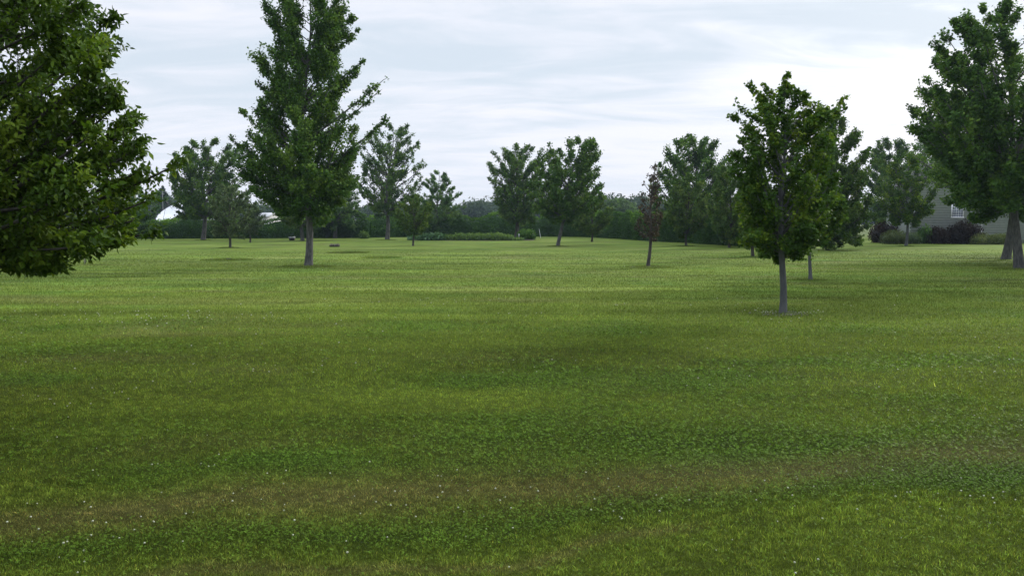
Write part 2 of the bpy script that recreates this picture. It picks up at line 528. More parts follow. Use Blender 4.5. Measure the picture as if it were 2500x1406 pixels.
# ragged longer grass in rings round tree bases and old stump rings
RINGS = [(1905, 767, .85), (748, 652, 1.3), (1583, 652, 1.2), (558, 634, 1.4), (850, 617, 1.5), (930, 628, 1.3), (1975, 684, .7),
         (1363, 602, 1.0), (560, 606, .8), (1838, 629, .8), (1674, 601, .8), (2212, 601, .7), (2480, 657, 1.0), (943, 586, 1.2), (496, 587, 1.0)]
for (bx, by, r) in RINGS:
    g = gnd(bx, by)
    n = int(420 * r * r * 3.14)
    rr = r * np.sqrt(rng.random(n)) * rng.uniform(.8, 1.1, n); th = rng.uniform(0, 2 * np.pi, n)
    x, y = g[0] + rr * np.cos(th), g[1] + rr * np.sin(th)
    V, Fl, C = blades(x, y, rng.uniform(.03, .11, n) * np.clip(1.5 - rr / r, .4, 1), np.full(n, .014 if g[1] < 30 else .03), .8, 1)
    parts.append((V, Fl, C * .95))
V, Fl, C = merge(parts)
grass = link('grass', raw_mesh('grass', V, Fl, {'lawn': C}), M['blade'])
tag(grass, 'short mown grass blades covering the lawn', kind='stuff')

# clover leaves
parts = []
for (y0, y1, dens, sz) in [(3.6, 7, 3400, .009), (7, 11, 1500, .014), (11, 18, 380, .024)]:
    x, y = scatter(y0, y1, dens)
    c, cl_, br = lawn(x, y)
    keep = rng.random(len(x)) < cl_ * .9 + .06
    x, y, c = x[keep], y[keep], c[keep]
    n = len(x)
    c = np.array([0.066, 0.130, 0.012]) * rng.uniform(.4, 2.0, n)[:, None] * .6 + c * .4
    P = np.stack([x, y, gz(x, y) + rng.uniform(.018, .045, n)], 1)
    a0 = rng.uniform(0, 6.28, n)
    tilt = rng.normal(0, .35, (n, 2))
    for j in range(3):
        a = a0 + j * 2.094
        d = np.stack([np.cos(a), np.sin(a), np.cos(a) * tilt[:, 0] + np.sin(a) * tilt[:, 1]], 1) * sz
        s = np.stack([-np.sin(a), np.cos(a), -np.sin(a) * tilt[:, 0] + np.cos(a) * tilt[:, 1]], 1) * sz * .5
        V = np.stack([P, P + d * .6 + s, P + d * 1.05, P + d * .6 - s], 1).reshape(-1, 3)
        parts.append((V, [np.arange(n)[:, None] * 4 + np.array([[0, 1, 2, 3]])], np.repeat(c, 4, 0)))
V, Fl, C = merge(parts)
clover = link('clover', raw_mesh('clover', V, Fl, {'lawn': C}), M['blade'])
tag(clover, 'low dark clover leaves growing in the mown lawn', kind='stuff')

# white clover heads: small lumpy balls on the lawn
M['flower'] = simple_mat('clover_flower', (0.26, 0.29, 0.18), (0.44, 0.45, 0.35), 60, 0.9, 0.0)
xs, ys_ = [], []
for (y0, y1, dens) in [(3.6, 7, 9), (7, 12, 6), (12, 22, 1.8), (22, 40, .3)]:
    x, y = scatter(y0, y1, dens)
    p = np.clip((fbm(x * .8, y * .8, 91, 3) - .5) * 6, 0.02, 1)
    k = rng.random(len(x)) < p
    xs.append(x[k]); ys_.append(y[k])
for (ln, wdt, n) in ((LB, .18, 60), (LD, .25, 50)):       # edge of the worn strip
    x = rng.uniform(-4.2, 4.2, n)
    xs.append(x); ys_.append(np.interp(x, ln[:, 0], ln[:, 1]) - .42 + rng.normal(0, wdt, n))
for (bx, by, r, n) in [(1945, 765, .45, 26), (1850, 764, .45, 18), (558, 634, 1.3, 50), (930, 628, 1.0, 18), (760, 652, 1.0, 14), (1560, 652, 0.8, 16), (300, 775, 3, 70), (500, 770, 2.5, 40)]:
    g = gnd(bx, by)
    xs.append(g[0] + rng.normal(0, r * .6, n)); ys_.append(g[1] + rng.normal(0, r * .35, n))
fx, fy = np.concatenate(xs), np.concatenate(ys_)
n = len(fx)
r = rng.uniform(.0035, .009, n) * np.clip(fy / 8, 1, 2.0)
oc = np.array([[1, 0, 0], [-1, 0, 0], [0, 1, 0], [0, -1, 0], [0, 0, 1], [0, 0, -1],
               [.6, .6, .6], [-.6, .6, .6], [.6, -.6, .6], [-.6, -.6, .6]], float)
of = np.array([[0, 6, 4], [6, 2, 4], [2, 7, 4], [7, 1, 4], [1, 9, 4], [9, 3, 4], [3, 8, 4], [8, 0, 4],
               [0, 2, 6], [2, 1, 7], [1, 3, 9], [3, 0, 8], [2, 0, 5], [1, 2, 5], [3, 1, 5], [0, 3, 5]])
P = np.stack([fx, fy, gz(fx, fy) + rng.uniform(.012, .045, n)], 1)
V = (P[:, None] + oc[None] * r[:, None, None]).reshape(-1, 3)
Fc = (np.arange(n)[:, None, None] * 10 + of[None]).reshape(-1, 3)
flowers = link('clover_flowers', raw_mesh('clover_flowers', V, [Fc]), M['flower'])
tag(flowers, 'tiny white clover heads scattered over the lawn', kind='stuff')

# ------------------------------------------------------------------ leaves
KITE = (np.array([[0, 0, 0], [.34, .42, .07], [0, 1, -.04], [-.34, .42, .07]]), np.array([[0, 1, 2], [0, 2, 3]]))
OVAL = (np.array([[0, 0, 0], [0, .35, 0], [0, .7, -.02], [0, 1.05, -.09], [.2, .2, .05], [.24, .5, .06], [.12, .8, .02],
                  [-.2, .2, .05], [-.24, .5, .06], [-.12, .8, .02]]),
        np.array([[0, 4, 1], [1, 4, 5], [1, 5, 2], [2, 5, 6], [2, 6, 3], [0, 1, 7], [1, 8, 7], [1, 2, 8], [2, 9, 8], [2, 3, 9]]))
LOBED = (np.array([[0, .38, .05], [0, 0, 0], [.24, .12, -.03], [.44, .05, -.08], [.34, .30, 0], [.52, .52, -.06], [.24, .56, 0], [0, 1, -.07],
                   [-.24, .56, 0], [-.52, .52, -.06], [-.34, .30, 0], [-.44, .05, -.08], [-.24, .12, -.03]]),
         np.array([[0, i, i + 1] for i in range(1, 12)] + [[0, 12, 1]]))


def leaves(P, A, size, tint, tmpl, flat=.75, mesh=True):
    """P positions, A growth axes; each leaf gets its own plane"""
    n = len(P)
    A = nrm(A)
    up = np.array([0, 0, 1.0]) * flat + rng.normal(0, .55, (n, 3))
    Nn = nrm(up - (up * A).sum(1, keepdims=True) * A)
    B = np.cross(A, Nn)
    T, Fc = tmpl
    s = size[:, None, None]
    V = P[:, None] + s * (T[None, :, 0:1] * B[:, None] + T[None, :, 1:2] * A[:, None] + T[None, :, 2:3] * Nn[:, None])
    k = len(T)
    F_ = (np.arange(n)[:, None, None] * k + Fc[None]).reshape(-1, 3)
    return V.reshape(-1, 3), F_, np.repeat(tint, k)


def tree(name, label, base, rows, trunk_px, n_leaf, leaf_size, mat='silver', bark='bark', tmpl=KITE, rise=50, n_prim=44, n_sec=12,
         crown_start=None, droop=.0, sec_len=.17, clump=.13, group=None, cat='tree', tops=.15, D=None, trunk_top=.93, tintc=.45,
         seed=None, lean=0.0, light_top=False, fork=False, tips=(), fill=.55, hang=.25):
    """rows: (photo y, left x, right x) of the crown's outline, read at the tree's own distance"""
    global rng
    keep_rng = rng
    far_ = name not in ('sugar_maple', 'leafy_tree', 'withered_tree')
    n_leaf = int(n_leaf * (1.9 if far_ else 1.4))
    n_prim = int(n_prim * (1.5 if far_ else 1.1))
    rng = np.random.default_rng(abs(int(seed if seed is not None else base[0] * 7 + base[1])))
    if D is None:
        g = gnd(*base)
        D = g[1]
    else:
        g = at(base[0], base[1], D); g[2] = 0
    rows = sorted(rows, key=lambda r: -r[0])
    Z = np.array([at(r[1], r[0], D)[2] for r in rows])
    XL = np.array([at(r[1], r[0], D)[0] for r in rows]) - g[0]
    XR = np.array([at(r[2], r[0], D)[0] for r in rows]) - g[0]
    top = Z[-1]; bot = Z[0]
    Ht = top
    topx = (XL[-1] + XR[-1]) / 2
    cs = crown_start if crown_start is not None else max(bot * 1.02, .12 * Ht)
    cs = max(cs, .3)

    def axis(z):      # the stem wanders from the base to the tip
        f = np.clip(z / Ht, 0, 1)
        return np.stack([topx * f ** 1.3 + lean * f * (1 - f) + .012 * Ht * np.sin(f * 9 + base[0]), .012 * Ht * np.cos(f * 7 + base[0]), z + 0 * f], -1)

    def env(z, th):
        c = axis(z)[..., 0]
        rr = np.interp(z, Z, XR) - c
        rl = c - np.interp(z, Z, XL)
        rr = np.maximum(rr, .02 * Ht); rl = np.maximum(rl, .02 * Ht)
        rm = (rr + rl) / 2
        ct = np.cos(th)
        r = rm + (np.where(ct > 0, rr, rl) - rm) * np.abs(ct)
        if D < 12:      # close tree: keep the far side of the crown within the outline too
            k_ = (g[0] + c + rr) / D
            r = np.minimum(r, rr / np.maximum(ct - k_ * np.sin(th), .35))
        return r

    # primary limbs ending near the outline
    zz_ = np.linspace(bot, top, 60)
    wgt = (np.interp(zz_, Z, XR - XL) + .05 * Ht)
    cdf = np.cumsum(wgt); cdf /= cdf[-1]
    u = (np.arange(n_prim) + rng.random(n_prim)) / n_prim
    ze = np.interp(u, cdf, zz_)
    th = np.arange(n_prim) * 2.39996 + rng.normal(0, .3, n_prim) + base[0]
    frac = np.where(np.arange(n_prim) % 3 == 2, rng.uniform(.45, .8, n_prim), rng.uniform(.88, 1.06, n_prim) if D > 50 else rng.uniform(.84, 1.0, n_prim))
    re = env(ze, th) * frac
    ra = np.radians(rise) * rng.uniform(.75, 1.2, n_prim)
    z0 = ze - re * np.tan(ra)
    lowest = cs * (1 + .0 * z0)
    z0 = np.where(z0 < lowest, lowest + rng.random(n_prim) * .10 * (top - lowest) * 1.0, z0)
    z0 = np.minimum(z0, trunk_top * top * .98)
    if tips:
        for j, (tx_, ty_) in enumerate(tips):
            i = (j * 7 + 3) % n_prim
            tp = at(tx_, ty_, D)
            ze[i] = tp[2]; dx = tp[0] - g[0] - float(axis(tp[2])[0])
            th[i] = 0.0 if dx > 0 else math.pi
            th[i] += rng.normal(0, .12); re[i] = abs(dx) + .02
            z0[i] = min(max(tp[2] - max(abs(dx) * .75, .05 * Ht), cs), trunk_top * top * .97)
    P0 = axis(z0)
    P3 = np.stack([axis(ze)[:, 0] + re * np.cos(th), axis(ze)[:, 1] + re * np.sin(th), ze], 1)
    d = P3 - P0
    mid = P0 + d * .5 + np.stack([np.cos(th) * re * .10, np.sin(th) * re * .10, -.04 * re + droop * re], 1)
    mid += rng.normal(0, .04, mid.shape) * re[:, None]
    T_ = np.linspace(0, 1, 7)[None, :, None]
    prim = (1 - T_) ** 2 * P0[:, None] + 2 * T_ * (1 - T_) * mid[:, None] + T_ ** 2 * P3[:, None]
    plen = np.linalg.norm(d, axis=1)
    tr_px = trunk_px / F * D
    r0 = tr_px / 2
    rtr = lambda z: r0 * (1 - .9 * np.clip(z / (Ht * trunk_top), 0, 1)) ** .9
    pr0 = np.minimum(rtr(z0) * .55, .012 * plen + .006)
    PR = pr0[:, None] * np.linspace(1, .25, 7)[None]

    # secondary shoots
    ns = n_prim * n_sec
    pi = np.repeat(np.arange(n_prim), n_sec)
    t = rng.uniform(.22, 1.0, ns) ** .8
    t = np.where(np.arange(ns) % n_sec == 0, 1.0, t)
    tt = t[:, None]
    S0 = (1 - tt) ** 2 * P0[pi] + 2 * tt * (1 - tt) * mid[pi] + tt ** 2 * P3[pi]
    tan = nrm(2 * (1 - tt) * (mid[pi] - P0[pi]) + 2 * tt * (P3[pi] - mid[pi]))
    rd = rng.normal(0, 1, (ns, 3)); rd[:, 2] = np.abs(rd[:, 2]) * .6
    out = nrm(np.stack([S0[:, 0] - axis(S0[:, 2])[:, 0], S0[:, 1], np.zeros(ns)], 1))
    sdir = nrm(tan * .9 + nrm(rd) * .85 + out * .25 + np.array([0, 0, .22]))
    sl = sec_len * Ht * rng.uniform(.35, 1.0, ns) * (1.05 - .55 * t)
    S1 = S0 + sdir * sl[:, None]
    # keep shoots within the outline (a few may stray)
    rad = np.hypot(S1[:, 0] - axis(S1[:, 2])[:, 0], S1[:, 1]); thS = np.arctan2(S1[:, 1], S1[:, 0] - axis(S1[:, 2])[:, 0])
    e = env(np.clip(S1[:, 2], bot, top), thS)
    istip = np.isin(pi, [(j * 7 + 3) % n_prim for j in range(len(tips))])
    sl = np.where(istip, sl * .42, sl)
    over = (rad > e * (1.10 if D > 50 else 1.03)) & ~istip | (S1[:, 2] > top * 1.0) | (S1[:, 2] < bot)
    sl = np.where(over, sl * rng.uniform(.15, .55, ns), sl)
    S1 = S0 + sdir * sl[:, None]
    S1[:, 2] = np.clip(S1[:, 2], bot * .98, top * 1.03)
    Sm = (S0 + S1) / 2 + rng.normal(0, .05, (ns, 3)) * sl[:, None] - np.array([0, 0, .06]) * sl[:, None]
    T2 = np.linspace(0, 1, 4)[None, :, None]
    sec = (1 - T2) ** 2 * S0[:, None] + 2 * T2 * (1 - T2) * Sm[:, None] + T2 ** 2 * S1[:, None]
    tw = max(.0045, .0012 * D * .28)
    SR = np.minimum(tw * np.linspace(1.3, .5, 4)[None] + 0 * sl[:, None], pr0[pi][:, None] * .6 + .002)

    # leaves in clumps along the shoots
    per = rng.random(ns) ** .8 * (sl + .05 * sec_len * Ht) * (.6 + .8 * t)
    dens = per / per.sum()
    li = rng.choice(ns, n_leaf, p=dens)
    lt = rng.uniform(.1, 1.05, n_leaf)[:, None]
    LP = (1 - lt) ** 2 * S0[li] + 2 * lt * (1 - lt) * Sm[li] + lt ** 2 * S1[li]
    sg = clump * (.82 if far_ else .85) * np.minimum(1.0, .35 + sl[li] / (sec_len * Ht))
    LP = LP + np.clip(rng.normal(0, 1, (n_leaf, 3)), -1.9, 1.9) * sg[:, None] * np.array([1, 1, .75])
    LP[:, 2] -= np.abs(rng.normal(0, .4, n_leaf)) * sg
    LA = sdir[li] * .5 + rng.normal(0, .6, (n_leaf, 3)) - np.array([0, 0, 1.0]) * (hang + .35 * rng.random(n_leaf))[:, None]
    ct = rng.normal(0, .19, ns)[li] + rng.normal(0, .10, n_prim)[pi[li]]
    tint = tintc + ct + rng.normal(0, .15, n_leaf)
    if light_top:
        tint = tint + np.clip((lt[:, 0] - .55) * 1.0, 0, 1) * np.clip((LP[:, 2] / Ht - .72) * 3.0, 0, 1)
    tint = np.clip(tint, 0, 1)
    size = leaf_size * rng.uniform(.6, 1.25, n_leaf)
    V, F_, TT = leaves(LP, LA, size, tint, tmpl)

    root = empty(name, tuple(g), label, cat, group)
    Ltv = axis(np.array([0, .015, .05, .12, .22, .35, .5, .65, .8, trunk_top]) * Ht)
    Ltv[0, 2] = -.08
    rr_ = rtr(Ltv[:, 2].clip(0)) * np.array([1.35, 1.12, 1.03, 1, 1, 1, 1, 1, 1, 1])
    tv, tq = tubes(Ltv[None], rr_[None], 12)
    # root flare and uneven bark
    ang = np.tile(np.arange(12), 10) / 12 * 6.283
    cen = np.repeat(Ltv, 12, 0)
    k_ = 1 + .10 * np.sin(ang * 3 + base[0]) * np.repeat(np.array([1.6, 1.0, .5, .3, .3, .3, .3, .3, .3, .3]), 12)
    tv = cen + (tv - cen) * k_[:, None]
    trunk = link('trunk', raw_mesh('trunk', tv, [tq], None, True), M[bark], root)
    v1, q1 = tubes(prim, PR, 5)
    v2, q2 = tubes(sec, SR, 3)
    br = link('branches', raw_mesh('branches', np.concatenate([v1, v2]), [q1, q2 + len(v1)], None, True), M[bark], root)
    cr = link('crown', raw_mesh('crown', V, [F_], {'tint': TT}), M[mat], root)
    rng = keep_rng
    return root


def bush(name, label, cpx, D, wpx, ytop, ybase, depth, mat, n, size, group=None, cat='bush', tmpl=KITE, lumps=5, tintc=.45, top_light=.3, seed=1, spiky=0.0, parent=None):
    """a shrub: overlapping lumps of leaves over a dark inner mass"""
    global rng
    keep_rng = rng
    rng = np.random.default_rng(seed + int(cpx))
    xc = at(cpx, ybase, D)[0]
    W_ = wpx / F * D
    H_ = at(cpx, ytop, D)[2]
    cen, rad = [], []
    for i in range(lumps):
        f = (i + .5) / lumps - .5 + rng.normal(0, .05)
        hh = H_ * (1 - .25 * (2 * abs(f)) ** 2) * rng.uniform(.86, 1.0)
        cen.append([f * W_ * .85, rng.normal(0, .12) * depth, hh * .45]); rad.append([max(W_ / lumps * .85, W_ * .14), depth * .5, hh * .55])
    cen, rad = np.array(cen), np.array(rad)
    k = rng.integers(0, lumps, n)
    d = nrm(rng.normal(0, 1, (n, 3)))
    rr = rng.uniform(.62, 1.06, n) + np.abs(rng.normal(0, .06 + spiky, n))
    P = cen[k] + d * rad[k] * rr[:, None]
    P[:, 2] = np.abs(P[:, 2]) + .02
    A = d * .7 + rng.normal(0, .5, (n, 3)) + np.array([0, 0, .15])
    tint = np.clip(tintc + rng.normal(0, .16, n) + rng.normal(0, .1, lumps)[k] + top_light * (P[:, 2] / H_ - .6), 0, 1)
    V, F_, TT = leaves(P, A, size * rng.uniform(.6, 1.3, n), tint, tmpl, .5)
    # inner mass
    vs, fs, off = [V], [F_], len(V)
    nu, nv = 10, 6
    for c, r in zip(cen, rad):
        U, Vv = np.meshgrid(np.arange(nu) / nu * 6.283, np.linspace(.05, 3.09, nv))
        s = np.stack([np.cos(U) * np.sin(Vv), np.sin(U) * np.sin(Vv), np.cos(Vv)], -1).reshape(-1, 3) * r * .72 * rng.uniform(.85, 1.1, (nu * nv, 1)) + c
        s[:, 2] = np.maximum(s[:, 2], -.02)
        ii = np.arange(nu * nv).reshape(nv, nu)
        a, b = ii[:-1], ii[1:]
        a2, b2 = np.roll(a, -1, 1), np.roll(b, -1, 1)
        t_ = np.concatenate([np.stack([a, b, b2], -1).reshape(-1, 3), np.stack([a, b2, a2], -1).reshape(-1, 3)])
        vs.append(s); fs.append(t_ + off); off += len(s)
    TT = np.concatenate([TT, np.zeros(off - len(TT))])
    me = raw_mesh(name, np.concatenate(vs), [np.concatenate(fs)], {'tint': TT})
    o = link(name, me, M[mat])
    o.location = (xc, D, 0)
    tag(o, label, cat, group)
    rng = keep_rng
    return o


# ------------------------------------------------------------------ the trees
LT = 'trees planted across the lawn'
near = tree('leafy_tree', 'close leafy tree filling the left edge, its low branches hanging over the lawn', (-260, 1020), [
    (-420, -420, 40), (-200, -700, 150), (-60, -800, 225), (40, -850, 262), (110, -860, 288), (150, -860, 290), (215, -860, 285), (260, -860, 290), (300, -860, 325), (340, -860, 352),
    (385, -860, 400), (415, -860, 395), (430, -860, 365), (480, -860, 352), (540, -860, 372), (585, -860, 378), (612, -800, 300), (640, -700, 165), (668, -600, 118)],
    42, 84000, .068, 'near', 'bark_dark', OVAL, rise=28, n_prim=120, n_sec=16, crown_start=1.75, sec_len=.13, clump=.085, tintc=.42, trunk_top=.9, D=8.2, hang=.35,
            tips=[(385, 395), (345, 372), (315, 300), (272, 215), (265, 125), (225, 35), (140, 22), (118, 655), (95, 640), (150, 628), (270, 590), (320, 574), (310, 540), (335, 450), (315, 345), (200, 618), (270, 575), (310, 490), (235, 600), (150, 640), (60, 640), (240, 180), (300, 420), (318, 335), (305, 318), (292, 265), (278, 285), (290, 245), (262, 160)])

big = tree('silver_maple', 'tall silver maple with forked upright crown rising past the top of the photo', (748, 651), [
    (-70, 740, 760), (-30, 690, 830), (10, 650, 850), (60, 650, 862), (95, 660, 840), (140, 622, 835), (200, 660, 862), (225, 655, 862), (255, 645, 855), (280, 612, 850), (310, 600, 870),
    (350, 590, 880), (400, 585, 878), (450, 605, 870), (490, 640, 850), (515, 675, 820), (545, 715, 790)],
    18, 64000, .105, 'silver', 'bark', LOBED, rise=52, n_prim=84, n_sec=15, crown_start=2.5, sec_len=.085, clump=.17, group=LT,
           tips=[(955, 255), (945, 202), (940, 296), (925, 225), (623, 140), (634, 207), (590, 272), (577, 345), (864, 45), (880, 152), (866, 75), (650, 20), (666, -20), (832, -10), (760, -70), (700, -50), (900, 330), (640, 262), (870, 180)])

maple = tree('sugar_maple', 'young maple with an egg-shaped crown and pale slim trunk, nearest on the lawn', (1905, 767), [
    (200, 1905, 1925), (235, 1845, 1960), (262, 1825, 2010), (300, 1812, 2040), (350, 1788, 2030), (400, 1785, 2040), (450, 1800, 2042), (500, 1800, 2030), (550, 1800, 2010),
    (590, 1815, 1990), (615, 1835, 1960), (636, 1872, 1935)],
    18, 21000, .078, 'maple', 'bark_smooth', LOBED, rise=55, n_prim=70, n_sec=12, crown_start=1.32, sec_len=.10, clump=.10, light_top=True, tintc=.36, group=LT,
             tips=[(1916, 183), (1832, 206), (1868, 206), (1800, 250), (1797, 285), (2056, 243), (1988, 258), (2045, 268), (1925, 215), (1960, 235)])

tree('silver_maple', 'big silver maple at the right edge with a wide crown, nearer of two leaning trunks', (2478, 656), [
    (18, 2390, 2500), (45, 2310, 2560), (90, 2300, 2700), (130, 2320, 2740), (160, 2270, 2780), (240, 2255, 2800), (300, 2250, 2800), (340, 2290, 2800), (380, 2320, 2800), (420, 2330, 2790),
    (460, 2350, 2760), (500, 2370, 2720), (535, 2400, 2660)],
    22, 66000, .125, 'silver', 'bark', LOBED, rise=50, n_prim=92, n_sec=14, crown_start=2.6, sec_len=.095, clump=.18, group=LT, lean=.3,
     tips=[(2396, 20), (2440, 32), (2480, 25), (2315, 50), (2340, 75), (2275, 150), (2258, 215), (2250, 290), (2330, 60)])
tree('silver_maple', 'silver maple just behind the right-edge one, its trunk leaning right', (2457, 634), [
    (150, 2420, 2620), (220, 2330, 2720), (300, 2290, 2760), (360, 2240, 2760), (420, 2265, 2760), (470, 2290, 2720), (510, 2340, 2680), (530, 2400, 2600)],
    20, 26000, .14, 'silver', 'bark', KITE, rise=50, n_prim=64, n_sec=12, crown_start=2.6, sec_len=.095, clump=.19, group=LT)

tree('shade_tree', 'round-topped tree in front of the left hedge, to the right of the satellite dish', (496, 586), [
    (340, 480, 540), (360, 445, 585), (400, 430, 612), (440, 424, 618), (480, 420, 610), (510, 440, 590), (535, 465, 545)],
    11, 27000, .21, 'silver', 'bark', KITE, rise=45, n_prim=60, n_sec=11, sec_len=.10, clump=.22, group=LT,
     tips=[(424, 470), (428, 498), (436, 518), (426, 440), (440, 530), (610, 420), (520, 340), (455, 362)])
tree('young_tree', 'thin young tree with dull sparse leaves, left of the tall silver maple', (560, 606), [
    (440, 555, 575), (470, 520, 605), (510, 510, 612), (545, 515, 608), (580, 530, 590)],
    6, 5200, .14, 'sparse', 'bark_dark', KITE, rise=45, n_prim=30, n_sec=10, sec_len=.12, clump=.14, group=LT)
tree('young_tree', 'small sparse sapling by the hedge, between the thin young tree and the tall silver maple', (610, 592), [
    (490, 600, 620), (520, 580, 645), (550, 582, 645), (572, 598, 625)],
    4, 4600, .15, 'sparse', 'bark_dark', KITE, rise=40, n_prim=24, n_sec=9, sec_len=.13, clump=.15, group=LT)
tree('shade_tree', 'tree hidden behind the tall silver maple, only its lower trunk and skirt showing', (737, 588), [
    (400, 700, 770), (440, 680, 800), (500, 665, 810), (540, 690, 800), (556, 715, 765)],
    9, 14000, .21, 'young', 'bark', KITE, rise=40, n_prim=44, n_sec=10, sec_len=.11, clump=.22, group=LT)
tree('elm', 'spreading tree with arching drooping boughs just right of the tall silver maple trunk', (817, 582), [
    (405, 790, 840), (430, 770, 870), (480, 755, 885), (520, 748, 893), (545, 752, 896), (560, 770, 870)],
    9, 19000, .20, 'birch', 'bark', KITE, rise=22, n_prim=56, n_sec=11, sec_len=.12, clump=.18, group=LT, droop=.22, crown_start=1.6)
tree('shade_tree', 'airy tree with upswept branches and pale forked trunk, right of the tall silver maple', (943, 585), [
    (300, 935, 985), (325, 900, 1015), (360, 885, 1033), (400, 875, 1038), (440, 872, 1036), (480, 880, 1025), (510, 895, 1000), (530, 915, 975)],
    10, 13000, .21, 'silver', 'bark', KITE, rise=42, n_prim=64, n_sec=10, sec_len=.085, clump=.17, group=LT)
tree('young_tree', 'small lollipop-shaped dense tree with slim trunk at the left end of the garden bed', (1010, 600), [
    (472, 1000, 1020), (490, 978, 1045), (520, 967, 1056), (550, 972, 1052), (574, 995, 1025)],
    5, 6500, .14, 'young', 'bark_dark', KITE, rise=45, n_prim=40, n_sec=9, sec_len=.12, clump=.14, group=LT)
tree('elm', 'wide feathery pale green tree with a pointed top, behind the garden bed', (1068, 578), [
    (415, 1062, 1080), (435, 1042, 1096), (455, 1035, 1108), (480, 1028, 1132), (510, 1022, 1134), (545, 1030, 1115), (562, 1050, 1090)],
    7, 14000, .19, 'birch', 'bark', KITE, rise=34, n_prim=52, n_sec=10, sec_len=.10, clump=.15, group=LT)
tree('shade_tree', 'broad dark tree standing behind the clipped round bush of the garden bed', (1262, 583), [
    (352, 1240, 1290), (368, 1205, 1325), (400, 1192, 1335), (440, 1195, 1335), (480, 1200, 1330), (520, 1215, 1320), (550, 1240, 1300)],
    10, 17000, .22, 'silver', 'bark_dark', KITE, rise=45, n_prim=64, n_sec=11, sec_len=.10, clump=.22, group=LT)
tree('shade_tree', 'fan-shaped spreading tree alone on the middle of the lawn', (1363, 601), [
    (333, 1400, 1440), (345, 1345, 1452), (365, 1325, 1465), (400, 1305, 1458), (440, 1292, 1462), (470, 1290, 1490), (500, 1300, 1450), (525, 1325, 1415), (545, 1345, 1385)],
    9, 19000, .19, 'silver', 'bark', KITE, rise=46, n_prim=66, n_sec=12, sec_len=.095, clump=.18, group=LT)
tree('young_tree', 'low bushy young tree between the fan-shaped tree and the withered tree', (1445, 590), [
    (468, 1430, 1465), (490, 1405, 1490), (520, 1395, 1500), (550, 1400, 1485), (570, 1430, 1460)],
    5, 7000, .17, 'young', 'bark_dark', KITE, rise=40, n_prim=40, n_sec=9, sec_len=.12, clump=.17, group=LT)
tree('withered_tree', 'half-dead young tree with shrivelled brown leaves and a bare leader', (1583, 652), [
    (392, 1596, 1600), (420, 1582, 1610), (445, 1570, 1606), (470, 1566, 1608), (500, 1562, 1612), (530, 1552, 1616), (560, 1548, 1614), (585, 1570, 1600)],
    9, 1100, .11, 'dead', 'bark_dark', KITE, rise=55, n_prim=34, n_sec=7, sec_len=.08, clump=.09, group=LT, trunk_top=.99, crown_start=1.3)
tree('young_tree', 'bushy young tree in front of the big round tree, right of the withered tree', (1674, 600), [
    (425, 1670, 1700), (460, 1640, 1725), (500, 1618, 1742), (540, 1625, 1735), (565, 1650, 1705), (580, 1665, 1685)],
    6, 10000, .17, 'young', 'bark_dark', KITE, rise=45, n_prim=48, n_sec=10, sec_len=.12, clump=.17, group=LT)
tree('shade_tree', 'big round-headed tree by the hedge behind the withered tree', (1700, 588), [
    (326, 1680, 1720), (342, 1640, 1745), (370, 1612, 1775), (410, 1590, 1788), (450, 1585, 1785), (490, 1590, 1775), (530, 1610, 1760), (560, 1650, 1730)],
    11, 22000, .23, 'silver', 'bark', KITE, rise=46, n_prim=72, n_sec=12, sec_len=.095, clump=.24, group=LT, D=80)
tree('young_tree', 'dark narrow tree left of the nearest maple, beside the hedge end', (1783, 605), [
    (398, 1770, 1800), (430, 1755, 1830), (480, 1738, 1845), (530, 1735, 1845), (570, 1750, 1820), (590, 1770, 1800)],
    6, 12000, .17, 'young', 'bark_dark', KITE, rise=45, n_prim=48, n_sec=11, sec_len=.11, clump=.17, group=LT)
tree('young_tree', 'tree mostly hidden behind the nearest maple, its short trunk showing to the left', (1838, 628), [
    (430, 1830, 1860), (470, 1805, 1880), (530, 1800, 1890), (580, 1812, 1870), (606, 1825, 1855)],
    8, 9000, .14, 'young', 'bark_dark', KITE, rise=45, n_prim=40, n_sec=10, sec_len=.12, clump=.14, group=LT)
tree('young_tree', 'slim-trunked tree directly behind and right of the nearest maple', (1975, 683), [
    (420, 1975, 2005), (460, 1940, 2045), (500, 1930, 2062), (550, 1935, 2055), (585, 1945, 2030), (606, 1965, 1995)],
    9, 8500, .12, 'maple', 'bark_smooth', LOBED, rise=50, n_prim=46, n_sec=10, sec_len=.12, clump=.12, group=LT, tintc=.42, crown_start=1.3)
tree('dense_tree', 'dense dark tree branching to the ground, behind the nearest maple on the right', (2028, 611), [
    (268, 2035, 2050), (300, 2020, 2070), (330, 2000, 2100), (360, 1985, 2118), (420, 1965, 2122), (480, 1960, 2120), (540, 1975, 2110), (580, 1990, 2105), (602, 2010, 2085)],
    12, 24000, .19, 'young', 'bark_dark', KITE, rise=50, n_prim=72, n_sec=12, sec_len=.09, clump=.19, group=LT, crown_start=.6, tintc=.4)
tree('young_tree', 'upright young tree in front of the grey house', (2212, 600), [
    (372, 2200, 2235), (400, 2170, 2262), (440, 2150, 2282), (480, 2150, 2275), (520, 2155, 2265), (550, 2190, 2240)],
    7, 13000, .16, 'maple', 'bark_smooth', KITE, rise=52, n_prim=48, n_sec=10, sec_len=.11, clump=.16, group=LT, tintc=.42)
tree('shade_tree', 'bluish tree at the left corner of the grey house', (2168, 582), [
    (335, 2150, 2190), (360, 2135, 2215), (420, 2120, 2235), (480, 2115, 2235), (540, 2125, 2215), (560, 2150, 2190)],
    9, 24000, .22, 'silver', 'bark', KITE, rise=48, n_prim=50, n_sec=10, sec_len=.11, clump=.24, group=LT)
